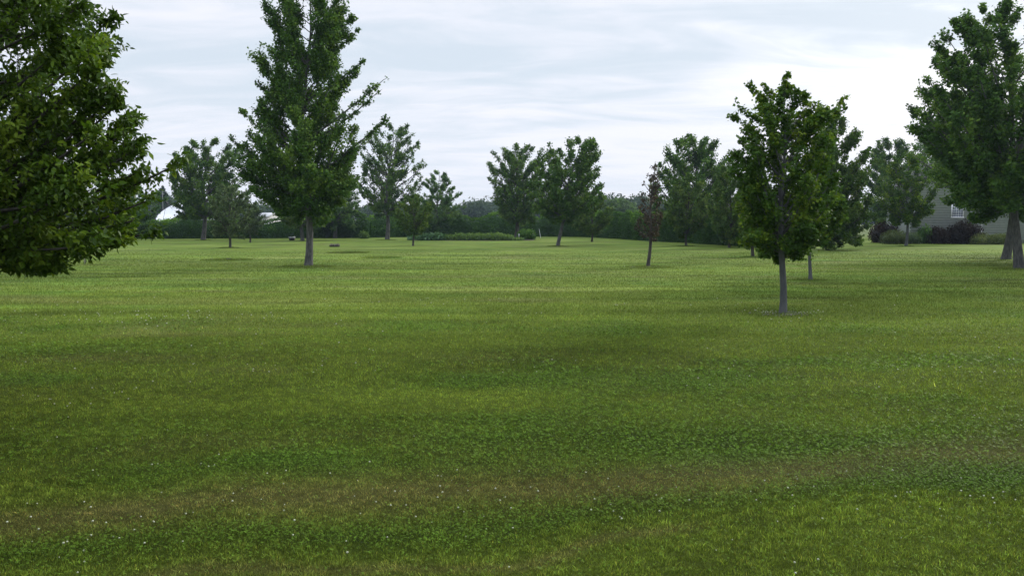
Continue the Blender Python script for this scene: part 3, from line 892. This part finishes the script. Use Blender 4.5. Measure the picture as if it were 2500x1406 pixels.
tree('shade_tree', 'slender tree behind the upright young tree, its tip over the grey house roof', (2255, 580), [
    (342, 2240, 2270), (380, 2225, 2300), (430, 2225, 2315), (480, 2240, 2300)],
    8, 6500, .22, 'birch', 'bark', KITE, rise=48, n_prim=40, n_sec=9, sec_len=.12, clump=.2, group=LT)
tree('elm', 'blue-green tree with level layered boughs, left of the satellite dish', (318, 583), [
    (425, 300, 330), (450, 270, 365), (480, 250, 398), (520, 245, 385), (550, 260, 370), (565, 300, 340)],
    9, 9000, .22, 'birch', 'bark', KITE, rise=16, n_prim=46, n_sec=10, sec_len=.11, clump=.16, group=LT, D=92, tintc=.35)
tree('young_tree', 'pale-trunked tree at the far left, standing before the pale shed', (15, 604), [
    (400, 0, 30), (440, -40, 70), (500, -60, 90), (545, -30, 60), (560, 0, 30)],
    8, 7000, .2, 'young', 'bark_smooth', KITE, rise=45, n_prim=40, n_sec=9, sec_len=.12, clump=.18, group=LT)

# ------------------------------------------------------------------ hedges
def hedge(label, pts, mat, dens, size, seed, depth=2.2):
    """pts: (photo x, base y, top y) along the front face"""
    global rng
    keep_rng = rng
    rng = np.random.default_rng(seed)
    B = np.array([gnd(p[0], p[1]) for p in pts])
    Hh = np.array([at(p[0], p[2], b[1])[2] for p, b in zip(pts, B)])
    org = B[0].copy()
    seg = np.linalg.norm(np.diff(B, axis=0), axis=1)
    s = np.concatenate([[0], np.cumsum(seg)])
    L = s[-1]
    n = int(L * dens)
    u = rng.uniform(0, L, n)
    def pos(u):
        return np.stack([np.interp(u, s, B[:, 0]), np.interp(u, s, B[:, 1])], 1)
    hl = np.interp(u, s, Hh)
    lump = .72 + .50 * fbm(u * .55, u * 0 + 3, seed, 3)
    bulge = .9 * (fbm(u * .6, u * 0 + 8, seed + 5, 3) - .5)
    top = hl * lump
    ph = rng.uniform(0, 1, n)
    # points on a rounded section: front face then top
    a = ph * 2.2
    zf = np.where(a < 1.2, a / 1.2, 1.0) * .94
    yf = np.where(a < 1.2, .22 * (a / 1.2) ** 3, .22 + (a - 1.2) * .9)
    z = zf * top + np.where(a > 1.2, .06 * top * np.sin((a - 1.2) * 3), 0) + rng.normal(0, .10, n)
    y = (yf - bulge) * depth * .8 + rng.normal(0, .13, n)
    z = np.abs(z)
    P0 = pos(u)
    P = np.stack([P0[:, 0] - org[0] + rng.normal(0, .05, n), P0[:, 1] - org[1] + y, z], 1)
    A = rng.normal(0, .6, (n, 3)) + np.array([0, -.5, .5])
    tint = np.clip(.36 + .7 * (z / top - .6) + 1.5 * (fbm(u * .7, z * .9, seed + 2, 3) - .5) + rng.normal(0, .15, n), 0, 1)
    V, F_, TT = leaves(P, A, size * rng.uniform(.6, 1.3, n), tint, KITE, .3)
    # added solid core in the darkest leaf tint, stops light passing through
    m = max(int(L / .8), 4)
    uu = np.linspace(0, L, m)
    pp = pos(uu); hb = np.interp(uu, s, Hh) * (.72 + .50 * fbm(uu * .55, uu * 0 + 3, seed, 3)) * .86
    sec = np.array([[.22, 0], [.28, .5], [.42, .95], [.62, 1.0], [.95, .95], [1, 0]])
    vb = np.stack([np.stack([pp[:, 0] - org[0], pp[:, 1] - org[1] + c[0] * depth, c[1] * hb], 1) for c in sec], 1).reshape(-1, 3)
    k = len(sec); ii = np.arange(m * k).reshape(m, k)
    a, b = ii[:-1, :-1], ii[1:, :-1]; c, d = ii[1:, 1:], ii[:-1, 1:]
    t_ = np.concatenate([np.stack([a, b, c], -1).reshape(-1, 3), np.stack([a, c, d], -1).reshape(-1, 3)]) + len(V)
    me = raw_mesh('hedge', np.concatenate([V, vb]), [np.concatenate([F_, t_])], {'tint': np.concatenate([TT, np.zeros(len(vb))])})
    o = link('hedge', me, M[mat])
    o.location = tuple(org)
    tag(o, label, 'hedge', 'hedges closing the far side of the lawn')
    rng = keep_rng
    return o


hedge('dark level hedge running across the left, under the satellite dish', [(180, 583, 528), (400, 583, 534), (620, 582, 535), (900, 581, 530)], 'hedge', 520, .17, 5)
hedge('uneven leafy hedge across the middle, behind the garden bed', [(900, 580, 525), (1000, 579, 528), (1130, 578, 527), (1220, 578, 524), (1345, 578, 534)], 'hedge', 520, .18, 6)
hedge('taller bushy hedge across the right, behind the withered tree', [(1335, 578, 530), (1420, 579, 522), (1520, 584, 525), (1640, 592, 520), (1830, 603, 505), (1960, 606, 520)], 'hedge', 620, .16, 7)

# ------------------------------------------------------------------ garden bed and bushes
gb = gnd(1150, 588)
bed = Geo()
th = np.linspace(0, 2 * math.pi, 41)[:-1]
a0, a1 = gnd(1002, 588)[0], gnd(1305, 588)[0]
bx = (a0 + a1) / 2; bw = (a1 - a0) / 2
rim = np.stack([bx + bw * np.sign(np.cos(th)) * np.abs(np.cos(th)) ** .5, gb[1] + 2.6 + 2.7 * np.sign(np.sin(th)) * np.abs(np.sin(th)) ** .6, np.full(40, .06)], 1)
bed.add(np.concatenate([rim, [[bx, gb[1] + 2.6, .12]], rim * [1, 1, -1]]), [], [[i, (i + 1) % 40, 40] for i in range(40)])
bed.q.append(np.array([[i, 41 + i, 41 + (i + 1) % 40, (i + 1) % 40] for i in range(40)]))
bo = link('garden_bed', bed.mesh('garden_bed'), M['soil'])
tag(bo, 'long low garden bed of dark soil in front of the middle hedge', 'garden bed')


def plant_bush(label, cx, w_, yt, yb, mat, n, size, cat='plant', group=None, depth=1.4, **k):
    return bush('garden_plant', label, cx, gnd(cx, yb)[1] + depth * .5, w_, yt, yb, depth, mat, n, size, group, cat, **k)


BG = 'plants in the garden bed'
plant_bush('broad-leaved dark plant at the left tip of the garden bed', 1014, 28, 578, 587, 'squash', 260, .30, group=BG, lumps=3)
plant_bush('broad-leaved plant second from the left in the garden bed', 1040, 34, 573, 588, 'squash', 420, .32, group=BG, lumps=3)
plant_bush('broad-leaved mound third from the left in the garden bed', 1070, 36, 571, 588, 'squash', 460, .32, group=BG, lumps=3, tintc=.55)
for i, (cx, wv, yt) in enumerate([(1098, 34, 573), (1122, 32, 571), (1146, 34, 570), (1170, 32, 569), (1194, 34, 571), (1218, 34, 570), (1240, 30, 574)]):
    nth = ['first', 'second', 'third', 'fourth', 'fifth', 'sixth', 'seventh'][i]
    plant_bush('bright green feathery perennial clump, %s from the broad-leaved plants in the garden bed' % nth, cx, wv, yt, 588, 'perennial', 900, .16, group=BG, lumps=4, spiky=.10, seed=30 + i)
plant_bush('low trailing perennial sloping to the ground beside the clipped bush of the bed', 1262, 34, 581, 588, 'perennial', 400, .15, group=BG, lumps=4, seed=44)
bush('round_bush', 'clipped round dark bush at the right end of the garden bed', 1285, gnd(1285, 587)[1] + 1.3, 42, 558, 587, 2.4, 'hedge', 3600, .14, None, 'bush', tintc=.5, lumps=4)
bush('small_bush', 'small bright weedy bush at the hedge foot, left of the airy pale-trunked tree', 889, 96, 22, 565, 583, 1.2, 'perennial', 700, .16, None, 'bush', lumps=3, tintc=.15, spiky=.08)

HB = 'shrubs along the grey house'
DH = 76.0
bush('barberry', 'dark red low shrub against the middle of the house wall', 2286, DH - 1.3, 56, 553, 585, 1.8, 'barberry', 2600, .12, HB, 'bush', tintc=.55)
bush('barberry', 'large near-black purple shrub under the wide house window', 2354, DH - 1.6, 68, 538, 588, 2.6, 'barberry', 5200, .13, HB, 'bush', tintc=.2, lumps=4)
bush('barberry', 'dark reddish shrub left of the house behind the low stones', 2165, DH + 3, 90, 540, 580, 2.4, 'barberry', 3600, .15, HB, 'bush', tintc=.35)
bush('evergreen_shrub', 'narrow green shrub against the house wall left of the red one', 2258, DH - 1.0, 22, 545, 582, 1.2, 'hedge', 1100, .12, HB, 'bush', tintc=.5, lumps=2)
bush('juniper', 'low olive juniper mound at the left corner of the house', 2184, DH - 1.5, 50, 561, 583, 2.2, 'juniper', 2200, .11, HB, 'bush', tintc=.35, lumps=4, spiky=.05)
bush('juniper', 'grey-green low mound beside the juniper, behind the upright young tree trunk', 2222, DH - 1.3, 36, 563, 583, 1.8, 'sparse', 1500, .11, HB, 'bush', tintc=.5, lumps=3)
bush('juniper', 'yellow-green spreading juniper right of the downspout', 2395, DH - 2.4, 62, 570, 590, 2.2, 'juniper', 2600, .11, HB, 'bush', tintc=.65, lumps=4, spiky=.05)
bush('juniper', 'yellow-green spreading juniper at the far right, behind the leaning trunk', 2447, DH - 2.4, 56, 568, 590, 2.2, 'juniper', 2400, .11, HB, 'bush', tintc=.6, lumps=4, spiky=.05)

# ------------------------------------------------------------------ grey house
def siding(geo, x0, x1, y, z0, ztop, face=-1, step=.235):
    """lapped boards on a wall facing the camera; ztop(x) gives the wall's upper edge"""
    z = z0
    while z < ztop((x0 + x1) / 2) - .02 or z < max(ztop(x0), ztop(x1)):
        zt = z + step
        # clip the board to the gable
        xs_ = np.linspace(x0, x1, 121)
        ok = xs_[np.array([ztop(v) for v in xs_]) > z + step * .3]
        if len(ok) < 2: break
        a, b = ok[0], ok[-1]
        V = [[a, y - .045, z], [b, y - .045, z], [b, y - .006, zt], [a, y - .006, zt], [a, y, z], [b, y, z]]
        geo.add(V, [[0, 1, 2, 3], [4, 5, 1, 0]])
        z = zt


hx0, hx1 = at(2222, 590, DH)[0], at(2394, 590, DH)[0]
pk = at(2300, 398, DH)
eave = at(2300, 470, DH)[2]
house = empty('grey_house', (hx0, DH, 0), 'grey-green clapboard house with white window trim, partly behind the right trees', 'house')
OX = np.array([hx0, DH, 0])
Wd = hx1 - hx0
px0 = Wd / 2
ztop = lambda x: eave + (pk[2] - eave) * (1 - abs(x - px0) / px0)
g1 = Geo(); siding(g1, 0, Wd, 0, .25, ztop)
g1.box((px0, .25, .15), (Wd - .02, .5, .3))
g1.add([[0, .01, 0], [Wd, .01, 0], [Wd, .01, eave], [px0, .01, pk[2]], [0, .01, eave]], [[0, 1, 2, 4]], [[4, 2, 3]])
g1.add([[0, 0, 0], [0, 5, 0], [0, 5, eave], [0, 0, eave]], [[0, 1, 2, 3]])
g1.add([[Wd, 0, 0], [Wd, 5, 0], [Wd, 5, eave], [Wd, 0, eave]], [[0, 1, 2, 3]])
link('gable_wall', g1.mesh('gable_wall'), M['siding'], house)
g2 = Geo()
for s in (-1, 1):
    xa, xb = px0, px0 + s * (px0 + .45)
    za, zb = pk[2] + .08, eave - .45 * (pk[2] - eave) / px0 + .08
    g2.add([[xa, -.4, za], [xb, -.4, zb], [xb, 5.4, zb], [xa, 5.4, za], [xa, -.4, za + .14], [xb, -.4, zb + .14], [xb, 5.4, zb + .14], [xa, 5.4, za + .14]],
           [[0, 1, 2, 3], [4, 7, 6, 5], [0, 4, 5, 1], [1, 5, 6, 2], [2, 6, 7, 3]])
link('roof', g2.mesh('roof'), M['roof'], house)
# wing set back on the right
wx1 = at(2640, 590, DH + 1.2)[0] - hx0
g3 = Geo(); siding(g3, Wd + .02, wx1, 1.2, .25, lambda x: 3.3)
g3.box(((Wd + wx1) / 2 + .03, 1.6, 1.65), (wx1 - Wd - .08, .74, 3.3))
link('wing_wall', g3.mesh('wing_wall'), M['siding'], house)
g3 = Geo()
g3.add([[Wd, .7, 3.25], [wx1 + .5, .7, 3.25], [wx1 + .5, 5.5, 5.6], [Wd, 5.5, 5.6], [Wd, .7, 3.4], [wx1 + .5, .7, 3.4], [wx1 + .5, 5.5, 5.75], [Wd, 5.5, 5.75]],
       [[0, 3, 2, 1], [4, 5, 6, 7], [0, 1, 5, 4], [1, 2, 6, 5], [3, 0, 4, 7]])
link('wing_roof', g3.mesh('wing_roof'), M['roof'], house)


def window(xa, xb, ya, yb, nx, ny, D=DH, fw=.09, yoff=0.0):
    p0, p1 = at(xa, yb, D), at(xb, ya, D)
    x0, x1, z0, z1 = p0[0] - hx0, p1[0] - hx0, p0[2], p1[2]
    cx_, cz_ = (x0 + x1) / 2, (z0 + z1) / 2
    g = Geo(); g.box((cx_, yoff - .035, cz_), (x1 - x0 - .05, .02, z1 - z0 - .05))
    wn = link('window', g.mesh('window'), M['glass'], house)
    g = Geo()
    g.box((cx_, yoff - .06, z1), (x1 - x0 + fw, .09, fw)); g.box((cx_, yoff - .07, z0), (x1 - x0 + fw * 1.4, .12, fw))
    for xx in (x0, x1): g.box((xx, yoff - .06, cz_), (fw, .084, z1 - z0 - fw))
    f = link('frame', g.mesh('frame'), M['trim'], wn)
    g = Geo()
    for i in range(1, nx): g.box((x0 + (x1 - x0) * i / nx, yoff - .052, cz_), (.022, .012, z1 - z0 - fw))
    for i in range(1, ny): g.box((cx_, yoff - .055, z0 + (z1 - z0) * i / ny), (x1 - x0 - fw, .012, .022))
    link('grille', g.mesh('grille'), M['trim'], wn)


window(2322, 2352, 493, 531, 5, 6)
window(2231, 2245, 494, 518, 2, 2, fw=.12)
g = Geo()
g.tube([[Wd + .06, .05, .2], [Wd + .06, .05, 3.9]], [.05, .05], 8)
link('downspout', g.mesh('downspout', True), M['trim'], house)
g = Geo(); g.tube([[at(2243, 578, DH)[0] - hx0, -.1, .15], [at(2243, 578, DH)[0] - hx0, -.6, .08]], [.09, .09], 8)
link('splash_pipe', g.mesh('splash_pipe', True), M['trim'], house)

# low stones left of the house
for i, cx in enumerate((2122, 2134, 2147)):
    g = Geo()
    c = gnd(cx, 577)
    for k in range(1):
        U, Vv = np.meshgrid(np.arange(10) / 10 * 6.283, np.linspace(.02, 3.12, 7))
        rr = np.random.default_rng(i + 3).uniform(.8, 1.15, (70, 1))
        s = np.stack([np.cos(U) * np.sin(Vv) * .34, np.sin(U) * np.sin(Vv) * .25, np.cos(Vv) * .2 + .12], -1).reshape(-1, 3) * rr
        ii = np.arange(70).reshape(7, 10); a, b = ii[:-1], ii[1:]
        g.add(s, np.stack([a, b, np.roll(b, -1, 1), np.roll(a, -1, 1)], -1).reshape(-1, 4))
    o = link('garden_stone', g.mesh('garden_stone', True), M['gravel'])
    o.location = (c[0], 82, 0)
    tag(o, ['pale stone at the bed edge left of the house, leftmost of three', 'pale stone at the bed edge left of the house, middle of three',
            'pale stone at the bed edge left of the house, rightmost of three'][i], 'stone', 'stones at the bed left of the house')

# ------------------------------------------------------------------ satellite dish behind the hedge
DD = 104.0
dc = at(424, 522, DD)
dish = empty('satellite_dish', (dc[0], DD, 0), 'large white satellite dish showing above the left hedge', 'satellite dish')
R_ = 43 / F * DD
nr, na = 8, 48
rr = np.linspace(0, 1, nr)
vs = []
nvec = nrm(np.array([-.30, -.50, .81]))          # opening tilted up and towards the lawn
ax1 = nrm(np.cross([0, 0, 1.0], nvec)); ax2 = np.cross(nvec, ax1)
C0 = np.array([0, 0, dc[2]])
for r in rr:
    for k in range(na):
        a = 2 * math.pi * k / na
        vs.append(C0 + R_ * r * (math.cos(a) * ax1 + math.sin(a) * ax2) + nvec * (.30 * R_ * r * r - .15 * R_))
vs = np.array(vs)
ii = np.arange(nr * na).reshape(nr, na); a, b = ii[:-1], ii[1:]
qd = np.stack([a, b, np.roll(b, -1, 1), np.roll(a, -1, 1)], -1).reshape(-1, 4)
g = Geo(); g.add(vs, qd); g.add(vs - nvec * .04, qd[:, ::-1])
link('reflector', g.mesh('reflector', True), M['dish'], dish)
g = Geo()
rimp = vs[-na:]; rimp = np.concatenate([rimp, rimp[:2]])
g.tube(rimp, [.055] * len(rimp), 6)
link('rim', g.mesh('rim', True), M['dark_metal'], dish)
g = Geo()
fp = C0 + nvec * R_ * .75
for k in range(3):
    a = 2 * math.pi * k / 3 + .4
    g.tube([C0 + R_ * .8 * (math.cos(a) * ax1 + math.sin(a) * ax2), fp], [.022, .022], 5)
g.tube([fp - nvec * .2, fp + nvec * .2], [.12, .12], 8)
link('feed_horn', g.mesh('feed_horn', True), M['dark_metal'], dish)
g = Geo(); g.tube([[0, .5, 0], [0, .5, dc[2] - .3]], [.12, .12], 8); g.tube([[0, .5, dc[2] - .3], C0 - nvec * .2], [.12, .10], 8)
link('post', g.mesh('post', True), M['galv'], dish)
mp = at(399, 540, 112)
g = Geo(); g.tube([[0, 0, 0], [0, 0, at(399, 466, 112)[2]]], [.035, .02], 6)
for z in (.93, .97): g.box((0, 0, at(399, 466, 112)[2] * z), (.5, .03, .03))
mo = link('antenna_mast', g.mesh('antenna_mast', True), M['galv'])
mo.location = (mp[0], 112, 0)
tag(mo, 'thin pale mast rising above the satellite dish', 'mast')


# ------------------------------------------------------------------ pale buildings behind
def shed(name, label, xa, xb, ytop, yeave, D, depth, wall, roof):
    x0, x1 = at(xa, 560, D)[0], at(xb, 560, D)[0]
    ze, zt = at(xa, yeave, D)[2], at(xa, ytop, D)[2]
    e = empty(name, ((x0 + x1) / 2, D, 0), label, 'building')
    h = (x1 - x0) / 2
    g = Geo(); g.box((0, depth / 2, ze / 2), (2 * h, depth, ze))
    g.add([[-h, 0, ze], [-h, depth, ze], [-h, depth / 2, zt], [h, 0, ze], [h, depth, ze], [h, depth / 2, zt]], [], [[0, 1, 2], [3, 5, 4]])
    link('wall', g.mesh('wall'), M[wall], e)
    g = Geo()
    for s in (0, 1):
        ya, yb = (-.35, depth / 2) if s == 0 else (depth + .35, depth / 2)
        g.add([[-h - .3, ya, ze - .1], [h + .3, ya, ze - .1], [h + .3, yb, zt + .03], [-h - .3, yb, zt + .03],
               [-h - .3, ya, ze + .02], [h + .3, ya, ze + .02], [h + .3, yb, zt + .15], [-h - .3, yb, zt + .15]],
              [[0, 1, 2, 3], [4, 7, 6, 5], [0, 4, 5, 1], [0, 3, 7, 4], [1, 5, 6, 2]])
    link('roof', g.mesh('roof'), M[roof], e)
    g = Geo(); g.box((h * .55, -.03, 1.05), (1.3, .06, 2.1))
    d = link('door', g.mesh('door'), M['trim'], e)
    g = Geo(); g.box((h * .55 + .5, -.08, 1.05), (.08, .05, .14)); link('handle', g.mesh('handle'), M['dark_metal'], d)
    return e


shed('pale_shed', 'pale grey shed glimpsed through leaves at the far left', -90, 84, 556, 575, 68, 5, 'pale_wall', 'pale_roof')
shed('farm_building', 'long low pale-roofed building beyond the hedge, left of the tall silver maple', 628, 652, 521, 529, 130, 8, 'pale_wall', 'pale_roof')
# gravel drive by the shed
d0 = gnd(-200, 603); d1 = gnd(62, 596)
g = Geo(); g.add([[-52, 58, .012], [d1[0] - .5, 60.5, .012], [d1[0] + .6, 66, .012], [-52, 66, .012]], [[0, 1, 2, 3]])
tag(link('path', g.mesh('path'), M['gravel']), 'pale gravel strip in front of the shed', kind='structure')


# ------------------------------------------------------------------ small things on the lawn
def blob(name, label, cat, cx, cy, w_, h_, mat, seed, n=2, extra=None):
    r_ = np.random.default_rng(seed)
    c = gnd(cx, cy)
    s_ = c[1] / F
    g = Geo()
    for k in range(n):
        U, Vv = np.meshgrid(np.arange(14) / 14 * 6.283, np.linspace(.02, 3.12, 9))
        rr = r_.uniform(.82, 1.15, (126, 1))
        f = (k + .5) / n - .5
        s = np.stack([np.cos(U) * np.sin(Vv) * w_ * s_ / 2 / n * 1.35 + f * w_ * s_ * .9, np.sin(U) * np.sin(Vv) * w_ * s_ * .35, np.cos(Vv) * h_ * s_ * .62 + h_ * s_ * .3], -1).reshape(-1, 3)
        s = s * rr
        ii = np.arange(126).reshape(9, 14); a, b = ii[:-1], ii[1:]
        g.add(s, np.stack([a, b, np.roll(b, -1, 1), np.roll(a, -1, 1)], -1).reshape(-1, 4))
    o = link(name, g.mesh(name, True), M[mat])
    o.location = tuple(c)
    return tag(o, label, cat)


blob('stone_mound', 'low weedy mound of stones on the lawn, right of the tall silver maple', 'mound', 817, 602, 24, 7, 'moss', 3, 3)
blob('tree_stump', 'small black rotten stump in a ring of clover, left of the tall silver maple', 'stump', 558, 634, 11, 4, 'stump', 4, 2)
# black bin with a pale lid
bc = gnd(713, 587)
bn = empty('storage_bin', (bc[0], bc[1], 0), 'small black bin with a pale lid standing before the left hedge', 'bin')
g = Geo(); s_ = bc[1] / F
g.add([[-.24, -.2, 0], [.24, -.2, 0], [.24, .2, 0], [-.24, .2, 0], [-.29, -.24, .30], [.29, -.24, .30], [.29, .24, .30], [-.29, .24, .30]],
      [[0, 3, 2, 1], [0, 1, 5, 4], [1, 2, 6, 5], [2, 3, 7, 6], [3, 0, 4, 7], [4, 5, 6, 7]])
link('body', g.mesh('body'), M['black'], bn)
g = Geo(); g.box((0, 0, .33), (.64, .54, .05)); g.box((.16, 0, .38), (.2, .14, .05), ry=-.3)
link('lid', g.mesh('lid'), M['trim'], bn)
# leaning white stakes and a pale post beside the round bush
for i, (xa, ya, xb, yb) in enumerate([(1300, 559, 1304, 568), (1316, 559, 1320, 567)]):
    D_ = 102
    p0, p1 = at(xa, ya, D_), at(xb, yb + 10, D_)
    g = Geo(); g.tube([[p1[0] - p1[0], 0, 0], [p0[0] - p1[0], 0, p0[2]]], [.035, .03], 6)
    o = link('garden_stake', g.mesh('garden_stake', True), M['trim']); o.location = (p1[0], D_, 0)
    tag(o, ['leaning white stake just right of the round bush, left of a pair', 'leaning white stake right of the round bush, right of a pair'][i], 'stake', 'white stakes by the garden bed')
c = at(1267, 584, gnd(1267, 587)[1])
g = Geo(); g.tube([[0, 0, 0], [0, 0, at(1267, 572, c[1])[2]]], [.03, .03], 6); g.box((0, 0, at(1267, 574, c[1])[2]), (.09, .03, .26))
o = link('plant_marker', g.mesh('plant_marker', True), M['trim']); o.location = (c[0], gnd(1267, 587)[1] - .1, 0)
tag(o, 'short pale plant marker in front of the round bush', 'marker')

# mulch and gravel litter at the nearest maple's foot
for (bx_, by_, r_, mt, nm, lb) in [(1905, 767, .42, 'gravel', 'gravel_ring', 'thin ring of pale gravel at the foot of the nearest maple'),
                                  (1578, 652, .55, 'gravel', 'gravel_ring', 'worn pale ring at the foot of the withered tree'),
                                  (750, 651, .7, 'soil', 'mulch_ring', 'bare dark soil round the foot of the tall silver maple')]:
    c = gnd(bx_, by_)
    r2 = np.random.default_rng(int(bx_))
    n = 200
    rr = r_ * np.sqrt(r2.random(n)) * r2.uniform(.7, 1.4, n); th = r2.uniform(0, 6.283, n)
    P = np.stack([rr * np.cos(th) * 1.3, rr * np.sin(th), r2.uniform(0, .02, n)], 1)
    sz = r2.uniform(.010, .026, n)
    V = (P[:, None] + oc[None, :6] * (sz[:, None, None] * r2.uniform(.6, 1.3, (n, 6, 1)))).reshape(-1, 3)
    f8 = np.array([[0, 2, 4], [2, 1, 4], [1, 3, 4], [3, 0, 4], [2, 0, 5], [1, 2, 5], [3, 1, 5], [0, 3, 5]])
    o = link(nm, raw_mesh(nm, V, [(np.arange(n)[:, None, None] * 6 + f8[None]).reshape(-1, 3)]), M[mt])
    o.location = (c[0], c[1], float(gz(c[0], c[1])))
    tag(o, lb, kind='stuff')

# ------------------------------------------------------------------ far woods
def wood(name, label, D, x0, x1, topf, n_cr, lw, size, seed, kind='stuff', depth=30):
    r_ = np.random.default_rng(seed)
    vs, fs, ts, off = [], [], [], 0
    for i in range(n_cr):
        cx = x0 + (x1 - x0) * (i + r_.random()) / n_cr
        h = topf(cx) * r_.uniform(.86, 1.04); w2 = r_.uniform(4.5, 8)
        cy = r_.uniform(0, depth)
        n = lw
        d = nrm(r_.normal(0, 1, (n, 3))); d[:, 1] = np.where(r_.random(n) < .75, -np.abs(d[:, 1]), d[:, 1])
        lobes = 1 + .22 * np.sin(d[:, 0] * 9 + i) * np.cos(d[:, 2] * 8 + i * 2)
        P = np.array([cx, cy, h * .52]) + d * np.array([w2, w2, h * .48]) * (lobes * r_.uniform(.85, 1.03, n))[:, None]
        P[:, 2] = np.abs(P[:, 2])
        global rng
        sv = rng; rng = r_
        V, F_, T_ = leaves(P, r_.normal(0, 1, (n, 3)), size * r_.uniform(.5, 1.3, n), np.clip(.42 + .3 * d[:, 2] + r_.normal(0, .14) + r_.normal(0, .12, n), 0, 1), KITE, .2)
        rng = sv
        vs.append(V); fs.append(F_ + off); ts.append(T_); off += len(V)
        U, Vv = np.meshgrid(np.arange(10) / 10 * 6.283, np.linspace(.05, 3.1, 7))
        s = np.stack([np.cos(U) * np.sin(Vv) * w2, np.sin(U) * np.sin(Vv) * w2, np.cos(Vv) * h * .48], -1).reshape(-1, 3) * .86 * r_.uniform(.9, 1.1, (70, 1)) + np.array([cx, cy, h * .5])
        ii = np.arange(70).reshape(7, 10); a, b = ii[:-1], ii[1:]; a2, b2 = np.roll(a, -1, 1), np.roll(b, -1, 1)
        vs.append(s); fs.append(np.concatenate([np.stack([a, b, b2], -1).reshape(-1, 3), np.stack([a, b2, a2], -1).reshape(-1, 3)]) + off)
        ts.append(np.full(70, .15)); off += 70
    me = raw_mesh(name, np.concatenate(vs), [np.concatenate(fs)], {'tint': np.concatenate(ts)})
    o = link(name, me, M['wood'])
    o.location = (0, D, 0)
    return tag(o, label, kind=kind)


def topf(x):
    p = 1250 + x / 270 * F
    yy = np.interp(p, [-400, 330, 400, 440, 700, 1130, 1180, 1215, 1480, 1560, 1620, 2200, 3000], [470, 485, 466, 470, 500, 492, 486, 488, 474, 470, 474, 480, 480])
    return float(2.1 + (540 - yy) / F * 270)


wood('woodland', 'hazy blue-green belt of woods far beyond the hedge', 262, -330, 330, topf, 130, 900, .75, 12)
# a paler round tree and a narrow dark spire stand out of the belt
tree('round_tree', 'paler rounded tree standing in front of the far woods, seen left of the withered tree', (1508, 552), [
    (487, 1490, 1525), (497, 1475, 1545), (515, 1468, 1555), (535, 1475, 1550)], 8, 9000, .55, 'perennial', 'bark_dark', KITE, n_prim=50, n_sec=10,
    sec_len=.14, clump=.6, D=200, tintc=.05, cat='tree')
tree('spruce', 'narrow dark spire-topped conifer in the far woods above the satellite dish', (395, 552), [
    (457, 394, 396), (475, 386, 405), (500, 380, 412), (530, 374, 418)], 5, 7000, .5, 'wood', 'bark_dark', KITE, n_prim=60, n_sec=8,
    sec_len=.07, clump=.3, D=225, rise=8, tintc=.3, cat='tree')

# ------------------------------------------------------------------ haze: one closed box of even air
g = Geo(); g.box((0, 230, 12), (1000, 640, 26.2))
hm = bpy.data.materials.new('haze_air')
hm.use_nodes = True
k = NT(hm.node_tree)
pv = k.n('ShaderNodeVolumePrincipled', inp={'Color': (0.62, 0.76, 1.0, 1), 'Density': 0.00020, 'Anisotropy': 0.2})
k.n('ShaderNodeOutputMaterial', inp={1: pv.outputs[0]})
hz = link('haze', g.mesh('haze'), hm)
tag(hz, 'thin blue haze hanging over the far trees', kind='stuff')
